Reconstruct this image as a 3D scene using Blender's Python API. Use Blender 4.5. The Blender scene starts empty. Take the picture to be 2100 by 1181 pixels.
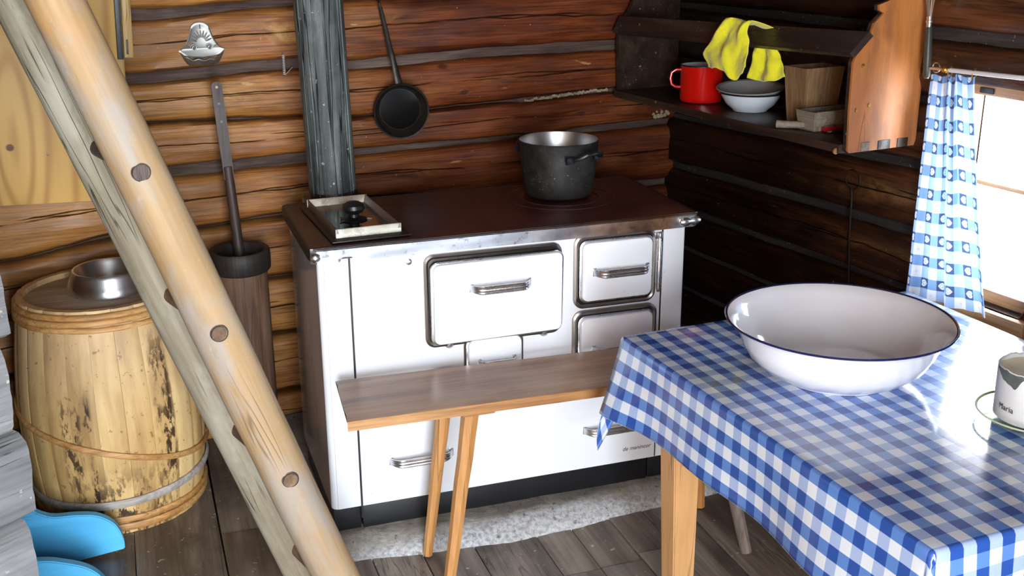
import bpy, bmesh, math, random
from math import sin, cos, pi, radians, sqrt
from mathutils import Vector, Matrix, noise as mn
random.seed(7)
S = bpy.context.scene
COL = S.collection

# ---------------------------------------------------------------- camera, world, lights, exposure
def make_camera():
    yaw, pit, rol = .33, .321, -.0057
    f = Vector((sin(yaw)*cos(pit), cos(yaw)*cos(pit), -sin(pit)))
    r = Vector((cos(yaw), -sin(yaw), 0)); u = r.cross(f)
    r2 = r*cos(rol)+u*sin(rol); u2 = u*cos(rol)-r*sin(rol)
    cd = bpy.data.cameras.new('camera'); cd.sensor_width = 36; cd.lens = 2301.67/2100*36
    cd.clip_start = .02; cd.clip_end = 100
    c = bpy.data.objects.new('camera', cd); COL.objects.link(c)
    m = Matrix((r2, u2, -f)).transposed().to_4x4(); m.translation = Vector((-.4273, -2.8193, 1.7194))
    c.matrix_world = m
    S.camera = c
make_camera()
WORLD_STRENGTH = 12.0
EXPOSURE = 1.42
w = bpy.data.worlds.new('sky'); S.world = w; w.use_nodes = True
bg = w.node_tree.nodes['Background']; bg.inputs[0].default_value = (.86, .93, 1, 1); bg.inputs[1].default_value = WORLD_STRENGTH
S.view_settings.view_transform = 'Standard'; S.view_settings.look = 'None'
S.view_settings.exposure = EXPOSURE; S.view_settings.gamma = 1; S.view_settings.use_curve_mapping = False

def area(name, loc, direction, sx, sy, power=0, col=(1, 1, 1), portal=False):
    ld = bpy.data.lights.new(name, 'AREA'); ld.shape = 'RECTANGLE'; ld.size = sx; ld.size_y = sy
    ld.energy = power; ld.color = col
    if portal: ld.cycles.is_portal = True
    o = bpy.data.objects.new(name, ld); COL.objects.link(o); o.location = loc
    o.rotation_euler = Vector(direction).to_track_quat('-Z', 'Y').to_euler()
    return o
# wall frames: local x runs along the wall, local y into the wall, z up
AB, AR = radians(5), radians(-82)
MB = Matrix.Translation((0, .9, 0)) @ Matrix.Rotation(AB, 4, 'Z')
MR = Matrix.Translation((1.539, 1.034, 0)) @ Matrix.Rotation(AR, 4, 'Z')
WIN = (1.32, 1.665, .69, 1.285)      # window opening along the right wall: s0, s1, z0, z1
DOOR = (-1.12, .25, .0, 2.08)      # doorway in the front wall behind the camera: x0, x1, z0, z1
YF = -3.7
pc = MR @ Vector(((WIN[0]+WIN[1])/2, .2, (WIN[2]+WIN[3])/2))
area('window_daylight_portal', pc, (MR.to_3x3() @ Vector((0, -1, 0))), WIN[1]-WIN[0], WIN[3]-WIN[2], portal=True)
area('doorway_daylight_portal', ((DOOR[0]+DOOR[1])/2, YF-.16, (DOOR[2]+DOOR[3])/2), (0, 1, 0), DOOR[1]-DOOR[0], DOOR[3]-DOOR[2], portal=True)

# ---------------------------------------------------------------- material helpers
class V:
    """a socket with arithmetic, so shader formulas read as formulas"""
    def __init__(s, g, k): s.g, s.k = g, k
    def _m(s, op, *a): return s.g.m(op, s, *a)
    def __add__(s, o): return s._m('ADD', o)
    __radd__ = __add__
    def __sub__(s, o): return s._m('SUBTRACT', o)
    def __rsub__(s, o): return s.g.m('SUBTRACT', o, s)
    def __mul__(s, o): return s._m('MULTIPLY', o)
    __rmul__ = __mul__
    def __truediv__(s, o): return s._m('DIVIDE', o)
    def lt(s, o): return s._m('LESS_THAN', o)
    def gt(s, o): return s._m('GREATER_THAN', o)
    def abs(s): return s._m('ABSOLUTE')
    def sin(s): return s._m('SINE')
    def frac(s): return s._m('FRACT')
    def floor(s): return s._m('FLOOR')
    def pow(s, o): return s._m('POWER', o)
    def max(s, o): return s._m('MAXIMUM', o)
    def min(s, o): return s._m('MINIMUM', o)
    def sm(s, a, b):   # smoothstep
        n = s.g.nt.nodes.new('ShaderNodeMapRange'); n.interpolation_type = 'SMOOTHSTEP'
        s.g.put(n.inputs[0], s); s.g.put(n.inputs[1], a); s.g.put(n.inputs[2], b)
        return V(s.g, n.outputs[0])
class G:
    def __init__(g, name):
        g.mat = bpy.data.materials.new(name); g.mat.use_nodes = True; g.nt = g.mat.node_tree
        g.b = g.nt.nodes['Principled BSDF']
    def put(g, sock, v):
        if isinstance(v, V): g.nt.links.new(v.k, sock)
        elif v is not None:
            if isinstance(v, (tuple, list)) and len(v) == 3 and sock.type == 'RGBA': v = (*v, 1)
            sock.default_value = v
    def m(g, op, *a):
        n = g.nt.nodes.new('ShaderNodeMath'); n.operation = op
        for i, x in enumerate(a): g.put(n.inputs[i], x)
        return V(g, n.outputs[0])
    def coord(g, kind='Object', rnd=0):
        n = g.nt.nodes.new('ShaderNodeTexCoord'); v = V(g, n.outputs[kind])
        if rnd:
            oi = g.nt.nodes.new('ShaderNodeObjectInfo'); r = V(g, oi.outputs['Random'])
            v = g.vadd(v, g.comb(r*rnd, r*rnd*1.7, r*rnd*.6))
        return v
    def uv(g, name):
        n = g.nt.nodes.new('ShaderNodeUVMap'); n.uv_map = name; return V(g, n.outputs[0])
    def rnd(g): return V(g, g.nt.nodes.new('ShaderNodeObjectInfo').outputs['Random'])
    def sep(g, v):
        n = g.nt.nodes.new('ShaderNodeSeparateXYZ'); g.put(n.inputs[0], v); return [V(g, n.outputs[i]) for i in range(3)]
    def comb(g, x, y, z=0):
        n = g.nt.nodes.new('ShaderNodeCombineXYZ')
        for i, a in enumerate((x, y, z)): g.put(n.inputs[i], a)
        return V(g, n.outputs[0])
    def vadd(g, a, b, op='ADD'):
        n = g.nt.nodes.new('ShaderNodeVectorMath'); n.operation = op; g.put(n.inputs[0], a); g.put(n.inputs[1], b); return V(g, n.outputs[0])
    def scl(g, v, s): return g.vadd(v, s, 'MULTIPLY')
    def noise(g, v, scale=5, det=4, rough=.55, dist=0, col=False):
        n = g.nt.nodes.new('ShaderNodeTexNoise'); g.put(n.inputs['Vector'], v); g.put(n.inputs['Scale'], scale)
        n.inputs['Detail'].default_value = det; n.inputs['Roughness'].default_value = rough; n.inputs['Distortion'].default_value = dist
        return V(g, n.outputs[1 if col else 0])
    def voro(g, v, scale=5, feat='F1'):
        n = g.nt.nodes.new('ShaderNodeTexVoronoi'); n.feature = feat; g.put(n.inputs['Vector'], v); n.inputs['Scale'].default_value = scale
        return V(g, n.outputs[0])
    def ramp(g, f, stops):
        n = g.nt.nodes.new('ShaderNodeValToRGB'); g.put(n.inputs[0], f); e = n.color_ramp.elements
        while len(e) < len(stops): e.new(.5)
        for i, (p, c) in enumerate(stops):
            e[i].position = p; e[i].color = (*c, 1) if len(c) == 3 else c
        return V(g, n.outputs[0])
    def mix(g, f, a, b, mode='MIX'):
        n = g.nt.nodes.new('ShaderNodeMix'); n.data_type = 'RGBA'; n.blend_type = mode; n.clamp_factor = True
        g.put(n.inputs[0], f); g.put(n.inputs[6], a); g.put(n.inputs[7], b); return V(g, n.outputs[2])
    def bump(g, h, dist=.002, st=1.0, prev=None):
        n = g.nt.nodes.new('ShaderNodeBump'); n.inputs['Strength'].default_value = st; n.inputs['Distance'].default_value = dist
        g.put(n.inputs['Height'], h)
        if prev: g.put(n.inputs['Normal'], prev)
        return V(g, n.outputs[0])
    def out(g, col=None, rough=None, metal=None, normal=None, **kw):
        for k, v in (('Base Color', col), ('Roughness', rough), ('Metallic', metal), ('Normal', normal)): g.put(g.b.inputs[k], v)
        for k, v in kw.items(): g.put(g.b.inputs[k.replace('_', ' ')], v)
        return g.mat
def hx(h):   # sRGB hex -> linear
    c = [int(h[i:i+2], 16)/255 for i in (0, 2, 4)]
    return tuple(x/12.92 if x <= .04045 else ((x+.055)/1.055)**2.4 for x in c)

def wood(name, dark, mid, light, axis=0, rough=.5, scale=1, contrast=1, stain=.3, staincol='1c120c', spots=.0, bump=.0015, rnd=7, src='Object', coat=0, fine=1.0, cracks=.5, knots=0, mottle=None):
    """long-grained wood: stretched noises along one axis, fibres, checks and dirt"""
    g = G(name); p = g.coord('Object', rnd) if src == 'Object' else g.uv(src)
    st = [1.0, 1.0, 1.0]; st[axis] = .09; pl = g.scl(p, tuple(st))
    a = g.noise(pl, 16*scale, 5, .6, .6)
    b = g.noise(g.scl(p, tuple(.35 if i == axis else 1 for i in range(3))), 5*scale, 3)
    st2 = [1.0]*3; st2[axis] = .03; fib = g.noise(g.scl(p, tuple(st2)), 130*scale, 3, .6)
    f = a*.75+b*.45-.1
    c = g.ramp(f.sm(.5-.28/contrast, .5+.28/contrast), [(0, hx(dark)), (.5, hx(mid)), (1, hx(light))])
    c = g.mix(fib.sm(.35, .75)*.45*fine, c, g.mix(1, c, hx('6a5545'), 'MULTIPLY'))
    h = a+fib*.35
    if stain:
        n = g.noise(p, 3.2*scale, 6, .65); c = g.mix(n.sm(.52, .75)*stain, c, hx(staincol))
    if mottle:      # soft weathered patches of another tone, a hand wide
        q = g.scl(p, tuple(.35 if i == axis else 1 for i in range(3)))
        c = g.mix(g.noise(q, 11, 6, .6, .5).sm(.42, .62)*.75, c, hx(mottle)); c = g.mix(g.noise(q, 26, 4, .7).sm(.58, .7)*.35, c, hx(dark))
    if knots:
        kv = g.voro(g.scl(p, tuple(.45 if i == axis else 1 for i in range(3))), knots); c = g.mix((1-kv.sm(.05, .12))*.8, c, hx('5a3a20'))
    if cracks:
        k = g.noise(g.scl(p, tuple(.05 if i == axis else 1 for i in range(3))), 34*scale, 2, .5)
        cr = (1-((k-.5).abs()).sm(.0, .012))*g.noise(p, 4*scale, 2).sm(.5, .62)*cracks
        c = g.mix(cr, c, hx('120a06')); h = h-cr*1.5
    if spots:
        v = g.noise(p, 60*scale, 2); c = g.mix(v.sm(.68, .74)*spots, c, hx('d8cdb8'))
    r = rough if rough >= .7 else g.noise(p, 9, 4)*.3+(rough-.15)
    return g.out(c, r, normal=g.bump(h, bump, .8), Coat_Weight=coat, Coat_Roughness=.25)

def plain(name, col, rough=.5, metal=0, var=.15, bump=0, nscale=20, **kw):
    g = G(name); p = g.coord('Object', 5); n = g.noise(p, nscale, 5, .6)
    c = g.mix(n.sm(.3, .75)*var, hx(col), g.mix(1, hx(col), hx('7a7068'), 'MULTIPLY'))
    return g.out(c, rough, metal, g.bump(n, bump) if bump else None, **kw)

# ---------------------------------------------------------------- geometry helpers
def obj(name, verts, faces, mat, parent=None, smooth=False, uvs=None, loc=None, kind=None, auto=None):
    me = bpy.data.meshes.new(name); me.from_pydata([tuple(v) for v in verts], [], faces); me.update()
    if mat: me.materials.append(mat)
    if uvs:
        for ln, fn in uvs.items():
            l = me.uv_layers.new(name=ln)
            for i, lp in enumerate(me.loops): l.data[i].uv = fn[lp.vertex_index]
    bm = bmesh.new(); bm.from_mesh(me); bmesh.ops.recalc_face_normals(bm, faces=bm.faces); bm.to_mesh(me); bm.free()
    if smooth:
        me.polygons.foreach_set('use_smooth', [True]*len(me.polygons))
        if auto is not None:
            bm = bmesh.new(); bm.from_mesh(me)
            for e in bm.edges:
                if len(e.link_faces) == 2 and e.calc_face_angle(0) > radians(auto): e.smooth = False
            bm.to_mesh(me); bm.free()
    o = bpy.data.objects.new(name, me); COL.objects.link(o)
    if parent: o.parent = parent
    if loc is not None: o.location = loc
    if kind: o['kind'] = kind
    return o
class MB_:
    """collects shapes that belong to one part"""
    def __init__(s): s.v, s.f = [], []
    def add(s, v, f):
        n = len(s.v); s.v += [Vector(x) for x in v]; s.f += [tuple(i+n for i in q) for q in f]; return s
    def box(s, a, b, bev=0.0, M=None):
        bm = bmesh.new(); bmesh.ops.create_cube(bm, size=1)
        a, b = Vector(a), Vector(b); c = (a+b)/2; d = b-a
        for v in bm.verts: v.co = Vector((v.co.x*d.x, v.co.y*d.y, v.co.z*d.z))+c
        if bev: bmesh.ops.bevel(bm, geom=list(bm.edges), offset=bev, segments=2, affect='EDGES', profile=.6)
        if M: bmesh.ops.transform(bm, matrix=M, verts=bm.verts)
        bm.verts.index_update(); s.add([v.co.copy() for v in bm.verts], [[v.index for v in f.verts] for f in bm.faces]); bm.free(); return s
    def lathe(s, prof, n=48, c=(0, 0, 0), M=None):
        vs, fs = [], []
        for r, z in prof:
            for k in range(n):
                a = 2*pi*k/n; vs.append(Vector((c[0]+r*cos(a), c[1]+r*sin(a), c[2]+z)))
        for i in range(len(prof)-1):
            for k in range(n): fs.append((i*n+k, i*n+(k+1) % n, (i+1)*n+(k+1) % n, (i+1)*n+k))
        if prof[0][0] > 1e-5: fs.append(tuple(range(n))[::-1])
        if prof[-1][0] > 1e-5: fs.append(tuple((len(prof)-1)*n+k for k in range(n)))
        if M: vs = [M @ v for v in vs]
        return s.add(vs, fs)
    def shell(s, prof, n=48, c=(0, 0, 0), M=None):     # lathe without caps
        vs, fs = [], []
        for r, z in prof:
            for k in range(n):
                a = 2*pi*k/n; vs.append(Vector((c[0]+r*cos(a), c[1]+r*sin(a), c[2]+z)))
        for i in range(len(prof)-1):
            for k in range(n): fs.append((i*n+k, i*n+(k+1) % n, (i+1)*n+(k+1) % n, (i+1)*n+k))
        if M: vs = [M @ v for v in vs]
        return s.add(vs, fs)
    def tube(s, pts, r, n=8, closed=False, flat=1.0):
        pts = [Vector(p) for p in pts]; m = len(pts); vs, fs = [], []
        up = None
        for i, p in enumerate(pts):
            if closed: t = pts[(i+1) % m]-pts[i-1]
            else: t = pts[min(i+1, m-1)]-pts[max(i-1, 0)]
            t.normalize()
            if up is None: up = Vector((0, 0, 1)) if abs(t.z) < .9 else Vector((1, 0, 0))
            a = t.cross(up).normalized(); b = a.cross(t).normalized(); up = b
            rr = r(i/(m-1)) if callable(r) else r
            for k in range(n):
                q = 2*pi*k/n; vs.append(p+a*rr*cos(q)+b*rr*flat*sin(q))
        for i in range(m if closed else m-1):
            j = (i+1) % m
            for k in range(n): fs.append((i*n+k, i*n+(k+1) % n, j*n+(k+1) % n, j*n+k))
        if not closed: fs += [tuple(range(n))[::-1], tuple((m-1)*n+k for k in range(n))]
        return s.add(vs, fs)
    def prism(s, outline, d0, d1, M=None):   # outline in x,z extruded along y
        n = len(outline)
        vs = [Vector((x, d0, z)) for x, z in outline]+[Vector((x, d1, z)) for x, z in outline]
        fs = [tuple(range(n)), tuple(range(n, 2*n))[::-1]]+[(i, i+n, (i+1) % n+n, (i+1) % n) for i in range(n)]
        if M: vs = [M @ v for v in vs]
        return s.add(vs, fs)
    def grid(s, fn, nu, nv, thick=None):
        vs = [Vector(fn(i/nu, j/nv)) for j in range(nv+1) for i in range(nu+1)]
        fs = [(j*(nu+1)+i, j*(nu+1)+i+1, (j+1)*(nu+1)+i+1, (j+1)*(nu+1)+i) for j in range(nv) for i in range(nu)]
        return s.add(vs, fs)
    def build(s, name, mat, parent=None, smooth=True, auto=35, **kw):
        return obj(name, s.v, s.f, mat, parent, smooth, auto=auto, **kw)
def thing(name, label, cat, M=None, loc=None, rz=0, group=None, parent=None):
    o = bpy.data.objects.new(name, None); COL.objects.link(o); o.empty_display_size = .05
    if M is not None: o.matrix_world = M
    if loc is not None: o.location = loc; o.rotation_euler = (0, 0, rz)
    o['label'] = label; o['category'] = cat
    if group: o['group'] = group
    return o
def tag(o, label, cat, group=None):
    o['label'] = label; o['category'] = cat
    if group: o['group'] = group
    return o
def struct(name, M=None):
    o = bpy.data.objects.new(name, None); COL.objects.link(o); o['kind'] = 'structure'
    if M is not None: o.matrix_world = M
    return o
def interp(poly, x):
    if x <= poly[0][0]: return poly[0][1]
    for (a, b), (c, d) in zip(poly, poly[1:]):
        if x <= c: t = (x-a)/(c-a); t = t*t*(3-2*t); return b+(d-b)*t
    return poly[-1][1]
def nz(*a): return mn.noise(Vector(a))

# ---------------------------------------------------------------- materials
def log_mat(name, dark, mid, light, soot, paler, rough=.42, tone=None):
    """hewn varnished wall log; uv = metres along and up, uvn = metres along and 0..1 across"""
    g = G(name); uv = g.uv('uv'); t = g.sep(g.uv('uvn')); u, v, _ = g.sep(uv)
    p = g.scl(uv, (.13, 1, 1))
    a = g.noise(p, 20, 6, .62, .8); b = g.noise(g.scl(uv, (.5, 1, 1)), 3.2, 3)
    fib = g.noise(g.scl(uv, (.03, 1, 1)), 160, 3, .6)
    f = a*.8+b*.6-.2+(g.rnd()-.5)*.12
    c = g.ramp(f.sm(.22, .8), [(0, hx(dark)), (.45, hx(mid)), (1, hx(light))])
    c = g.mix(fib.sm(.38, .72)*.7, c, g.mix(1, c, hx('5f4636'), 'MULTIPLY'))
    # scuffed pale hewn patches along the belly of the log
    n = g.noise(g.scl(uv, (.28, 1.3, 1)), 9, 6, .7, .5)
    belly = 1-((t[1]-.5).abs()).sm(.05, .32)
    wear = n.sm(.48, .64)*belly*g.noise(uv, 2.2, 2).sm(.36, .55)
    c = g.mix(wear*paler, c, hx('c99a5c'))
    if tone:    # smoked wood tone and painted light falloff: darker toward stove corner, pale toward left
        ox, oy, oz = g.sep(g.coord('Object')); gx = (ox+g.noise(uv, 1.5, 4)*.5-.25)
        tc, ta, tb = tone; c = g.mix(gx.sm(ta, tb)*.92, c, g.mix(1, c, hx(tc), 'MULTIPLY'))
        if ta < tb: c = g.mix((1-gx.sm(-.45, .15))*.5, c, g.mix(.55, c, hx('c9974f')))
    # soot and handling dirt
    s = g.noise(g.scl(uv, (.6, 1, 1)), 2.3, 6, .6, .4)
    c = g.mix(s.sm(.45, .75)*soot, c, hx('2a130c'))
    # edges of a log next to the caulking are darker
    edge = ((t[1]-.5).abs()).sm(.40, .5)
    c = g.mix(edge*.65, c, hx('1d0e08'))
    # long drying checks
    wob = g.noise(g.comb(t[0]*1.1, g.rnd()*20, 0), 1, 4, .6)
    d1 = (t[1]-(.33+wob*.4)).abs(); d2 = (t[1]-(.75-wob*.35)).abs()
    m1 = g.noise(g.comb(t[0], g.rnd()*9, 3), 3.0, 3).sm(.38, .5); m2 = g.noise(g.comb(t[0], g.rnd()*5, 8), 2.4, 3).sm(.5, .6)
    th = g.noise(uv, 22, 3)*.02
    cr = ((1-d1.sm(.0, th+.006))*m1).max((1-d2.sm(.0, th+.004))*m2)
    c = g.mix(cr*.9, c, hx('120805'))
    kn = g.voro(g.scl(uv, (1, 2.2, 1)), 3.0); kk = 1-kn.sm(.03, .075)
    c = g.mix(kk*.75, c, hx('33160b'))
    sp = g.noise(uv, 55, 2).sm(.72, .78); c = g.mix(sp*.5, c, hx('cbb79a'))
    chip = g.noise(g.scl(uv, (.25, 1, 1)), 40, 3).sm(.66, .72)*g.noise(uv, 6, 2).sm(.5, .6)
    c = g.mix(chip*.55*paler, c, hx('e0b070'))
    h = a*.8+fib*.2-cr*2.5+wear*.5+n*.5-kk*.5
    return g.out(c, g.noise(uv, 12, 4)*.35+(rough-.16), normal=g.bump(h, .0035, .9), Specular_IOR_Level=.4)
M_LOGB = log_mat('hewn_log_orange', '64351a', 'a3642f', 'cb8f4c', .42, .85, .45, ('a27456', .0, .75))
M_LOGR = log_mat('hewn_log_brown', '1a0e09', '3f2413', '6e4022', .6, .25, .42, ('6b5c55', 1.15, .55))  # tone paints the shade near the corner into the wood
M_LOGG = wood('weathered_grey_log', '57585a', '777879', '999a9b', 0, mottle='68696a', rough=.85, scale=.8, stain=.3, staincol='4b4a49', cracks=.9, spots=.4, bump=.004)
M_CAULK = wood('caulking_board', '33241d', '55423a', '75655b', 0, .85, 1.6, 1, .5, '2a1c14')
M_CAULKR = wood('dark_caulking_board', '191615', '2b2725', '403a37', 0, .85, 1.6, 1, .4, '150f0c', spots=.3)
M_FLOOR = wood('floor_wood', '4a3f37', '75695d', '9d9285', 1, .5, .8, 1.1, .75, '2c2520', spots=.5, coat=.1, fine=.6)
M_SLAB = None
def slab_mat():
    g = G('rough_cement'); p = g.coord('Object'); n = g.noise(p, 9, 8, .7); v = g.noise(p, 70, 4, .7); x, y, z = g.sep(p)
    c = g.ramp(n*.7+v*.3, [(.3, hx('5f5a52')), (.5, hx('89837a')), (.68, hx('a8a399'))])
    lip = (1-(y+g.noise(p, 7, 4)*.06).sm(-.06, -.0))
    c = g.mix(lip*.75, c, g.ramp(v, [(.35, hx('8d8f92')), (.6, hx('cdd1d6'))]))
    c = g.mix(g.noise(p, 38, 3).sm(.63, .7)*.7, c, hx('4d4740'))
    return g.out(c, .9, normal=g.bump(n+v*.6, .006))
M_SLAB = slab_mat()
def enamel_white():
    g = G('white_enamel'); p = g.coord('Object'); n = g.noise(p, 3, 3)
    side = g.sep(p)[1].sm(.016, .020)      # flanks greyed: shade and dark reflections painted into the white enamel
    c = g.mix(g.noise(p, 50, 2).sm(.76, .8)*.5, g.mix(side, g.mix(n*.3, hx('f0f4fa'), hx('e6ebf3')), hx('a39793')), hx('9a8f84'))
    return g.out(c, .14, Coat_Weight=.4, Coat_Roughness=.05)
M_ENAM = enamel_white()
def chrome(name, tint='d6d6d8', rough=.16, rust=.0):
    g = G(name); p = g.coord('Object'); n = g.noise(p, 14, 6, .7); x, y, z = g.sep(p)
    c = hx(tint); r = n*.25+(rough-.06)
    if rust:
        c = g.mix((x.sm(.45, .95))*(1-x.sm(1.0, 1.06))*rust, c, g.ramp(n, [(.35, hx('8a5a34')), (.6, hx('d49a63'))]))
        c = g.mix(g.noise(p, 30, 5, .7).sm(.55, .68)*.6, c, hx('5a5653'))
    return g.out(c, r, 1.0, g.bump(n, .0006) if rust else None)
M_CHROME = chrome('chrome', 'e4e4e6', .22); M_RIM = chrome('chrome_rail_heat_tinted', 'd6dce6', .36, .9)
M_STEEL = chrome('brushed_steel', 'e0e1e2', .24)
M_DULLSTEEL = plain('dull_steel', 'c2c4c2', .42, .35, .2)
def cooktop_mat():
    g = G('rusty_cast_iron_plate'); p = g.coord('Object'); n = g.noise(p, 6, 8, .68, .6); s = g.noise(g.scl(p, (.3, 1, 1)), 25, 5, .6)
    c = g.ramp(n*.7+s*.3, [(.3, hx('1f1413')), (.48, hx('4a2723')), (.66, hx('6b3c33'))])
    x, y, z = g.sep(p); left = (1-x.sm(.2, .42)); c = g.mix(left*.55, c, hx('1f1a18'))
    return g.out(c, n*.3+.22, .25, g.bump(n+s*.3, .0012), Specular_IOR_Level=.6)
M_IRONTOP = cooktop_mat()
M_BLACK = plain('black_enamel', '17181c', .4, 0, .3, .0008, 12)
M_DARKFRAME = chrome('sooty_shaded_steel', '8d8782', .3)
M_SOOT = plain('sooty_metal', '3a342f', .45, .6, .6, .0008, 30)
def pipe_mat():
    g = G('streaked_galvanised_pipe'); p = g.coord('Object'); st = g.scl(p, (1, 1, .07))
    a = g.noise(st, 26, 6, .65, .3); b = g.noise(p, 14, 5, .7); k = g.noise(g.scl(p, (1, 1, .035)), 30, 2, .5)
    c = g.ramp(a*.75+b*.3, [(.33, hx('1b1f1f')), (.5, hx('454b4a')), (.66, hx('6d7472')), (.8, hx('929896'))])
    cr = (1-((k-.5).abs()).sm(.004, .02))
    c = g.mix(cr*.97, c, hx('070808')); c = g.mix(g.noise(p, 60, 3).sm(.66, .72)*.6, c, hx('c7cbcb'))
    return g.out(c, b*.3+.4, .3, g.bump(a-cr, .0015))
M_PIPE = pipe_mat()
def pot_mat():
    g = G('sooty_pot_outside'); p = g.coord('Object'); n = g.noise(p, 22, 6, .7); sx, sy, sz = g.sep(p)
    c = g.ramp(n, [(.3, hx('151413')), (.6, hx('2c2a27')), (.8, hx('413e39'))])
    sp = g.noise(g.scl(p, (1, 1, 2.5)), 75, 3).sm(.66, .72)*g.noise(p, 16, 2).sm(.42, .6)*(1-sz.sm(.06, .13))
    c = g.mix(sp*.8, c, hx('a89c86'))
    return g.out(c, .5, .3, g.bump(n-sp*.5, .001))
M_POT = pot_mat()
M_ALU = chrome('aluminium_inside', 'dadde2', .3)
M_BENCHTOP = wood('bench_top_wood', '66452f', '936947', 'b38a64', 0, .40, .9, .9, .4, '4a3630', coat=.15, fine=.6)
M_PINE = wood('pine', '8a5c30', 'b07f4c', 'cfa473', 0, .5, 1, 1, .2, '7a4e2c')
M_PINEV = wood('pine_leg', '9a6634', 'b98249', 'd0a068', 2, .45, .6, .8, .25, '7a4c28', fine=.4, knots=7)
M_PINEL = wood('pale_pine_leg', 'b98a58', 'cfa06a', 'dfb685', 2, .5, .5, .8, .2, 'b07a44', fine=.3, mottle='c99a68', knots=6)
M_RAIL = wood('ladder_pole_wood', '8c6f48', 'a88b65', 'bea684', 2, knots=5, mottle='98928a', rough=.65, scale=.6, contrast=.8, stain=.35, staincol='c08a48', cracks=.5, spots=.1, fine=.5)
M_RAILG = wood('ladder_pole_greyed', '6f6550', '958a74', 'b3a894', 2, knots=4, mottle='a5a08f', rough=.7, scale=.7, contrast=.9, stain=.5, staincol='6f6a48', cracks=.8, fine=.6)
M_RUNG = wood('ladder_rung_wood', '4c3a2a', '6e5640', '8d735a', 1, .7, 1, 1, .3)
M_BLUE = wood('sky_blue_paint', '3ea2dc', '52b6ea', '66c6f4', 0, .45, .6, .7, .12, '3a6a86', cracks=.3, bump=.0005, fine=.2)
M_SHELF = wood('dark_shelf_wood', '1f1612', '35261e', '4d3a2e', 0, .4, 1, 1, .3, '12100f', spots=.25)
M_SHELFEND = wood('orange_shelf_side', 'a2602c', 'c67f42', 'dc9a5c', 2, knots=9, mottle='8d5a36', rough=.5, scale=.45, contrast=.8, stain=.6, staincol='5a3a28', fine=.4)
M_BOXWOOD = wood('old_box_wood', '5f4630', '8a6a49', 'a58660', 2, .7, 1, 1, .35, '4a3626')
M_GREYWOOD = wood('grey_scoop_wood', '6f6554', '94897a', 'aca090', 0, .75, 1, 1, .2, '5a4c3c')
M_CHURN = wood('churn_wood', '5b4232', '876650', 'a5856c', 2, .6, 1, 1, .5, '3d2c24')
M_CHURNRIM = wood('churn_rim', '1f1a18', '38302c', '4d4540', 2, .6, 1, 1, .3)
M_CHURNROD = wood('churn_rod', '2e2420', '4a3a33', '64504a', 2, .55, 1.2, 1, .3)
M_LEGGREY = wood('grey_bench_leg', '5b5048', '82766c', 'a0958a', 2, .7, 1, 1, .2)
M_CORD = plain('pale_moss', 'b7a98c', .95, 0, .6, .002, 60)
M_WALLBACK = plain('dark_backing', '1c120c', .9, 0, .3)
M_CEIL = wood('ceiling_boards', '3c2416', '5b3820', '7a5030', 1, .7)

def stave_mat():
    g = G('barrel_stave'); p = g.coord('Object'); x, y, z = g.sep(p); r = g.rnd()
    q = g.vadd(p, g.comb(r*9, r*5, r*7)); st = g.scl(q, (1, 1, .1))
    a = g.noise(st, 22, 5, .6, .4); b = g.noise(q, 4, 3)
    c = g.ramp(a*.7+b*.4-.05+(r-.5)*.15, [(.3, hx('9c7847')), (.5, hx('c9a469')), (.72, hx('e2c48c'))])
    c = g.mix((z.sm(.3, .62))*.55, c, g.mix(.6, c, hx('b79c83')))     # upper half worn grey pink
    side = g.noise(g.scl(p, (1, 1, .16)), 15, 5, .75)
    ang = g.m('ARCTAN2', y, x)
    def near(a0, wd): return 1-((ang-a0).abs()).sm(wd*.4, wd)
    spot = g.noise(g.scl(p, (1, 1, .4)), 42, 4, .7).sm(.47, .56)
    m = near(-.98, .16)*z.sm(.08, .2)*(1-z.sm(.5, .66))*.95
    m = m.max(near(-2.0, .16)*(1-z.sm(.38, .5))*.9).max(near(-1.5, .75)*(1-z.sm(.1, .26))*.95).max(near(-1.83, .07)*(1-z.sm(.4, .5)))
    c = g.mix(m*spot*side.sm(.35, .5), c, hx('2b170d'))
    c = g.mix(g.noise(p, 55, 3).sm(.64, .7)*.6, c, hx('6b4526'))
    return g.out(c, .6, normal=g.bump(a, .0015))
M_STAVE = stave_mat()
M_HOOP = wood('wooden_hoop', '9a6a35', 'c38f52', 'dcb179', 0, .55, 1, 1, .2)
M_HOOPG = wood('grey_hoop', '7f766e', 'a59c94', 'c4bcb5', 0, .7, 1, 1, .2)
M_LID = wood('barrel_lid', '8d7c66', 'b3a28c', 'c8b8a2', 0, .6, .7, 1, .3, '6a5c4a')

def pine_door_mat():
    g = G('yellow_varnished_pine'); p = g.coord('Object'); x, y, z = g.sep(p)
    n = g.noise(g.scl(p, (1, 1, .14)), 5, 3, .5); xx = x+n*.13-.065
    kx, kz = x+.335, z-.17
    r = g.m('SQRT', kx*kx*1.0+(kz-.04)*(kz-.04)*.045)
    arch = (1-r.sm(0, .16))
    ph = xx*2.2+arch*.62
    ring = ((ph*46).sin()*.5+.5).pow(2.2)
    fine = g.noise(g.scl(p, (1, 1, .03)), 120, 3)
    c = g.mix(ring*.6+fine*.25, hx('dcae5c'), hx('a8712c'))
    c = g.mix(g.noise(p, 2.5, 3).sm(.4, .7)*.4, c, hx('d9a850'))
    kr = g.m('SQRT', kx*kx+kz*kz*1.1); c = g.mix(1-kr.sm(.008, .014), c, hx('6d3a16'))
    return g.out(c, .5, normal=g.bump(ring, .0004))
M_DOORPINE = pine_door_mat()
M_YPINE = wood('yellow_pine_batten', 'a87c38', 'caa055', 'dfb970', 2, .4, 1, 1, .1)

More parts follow.
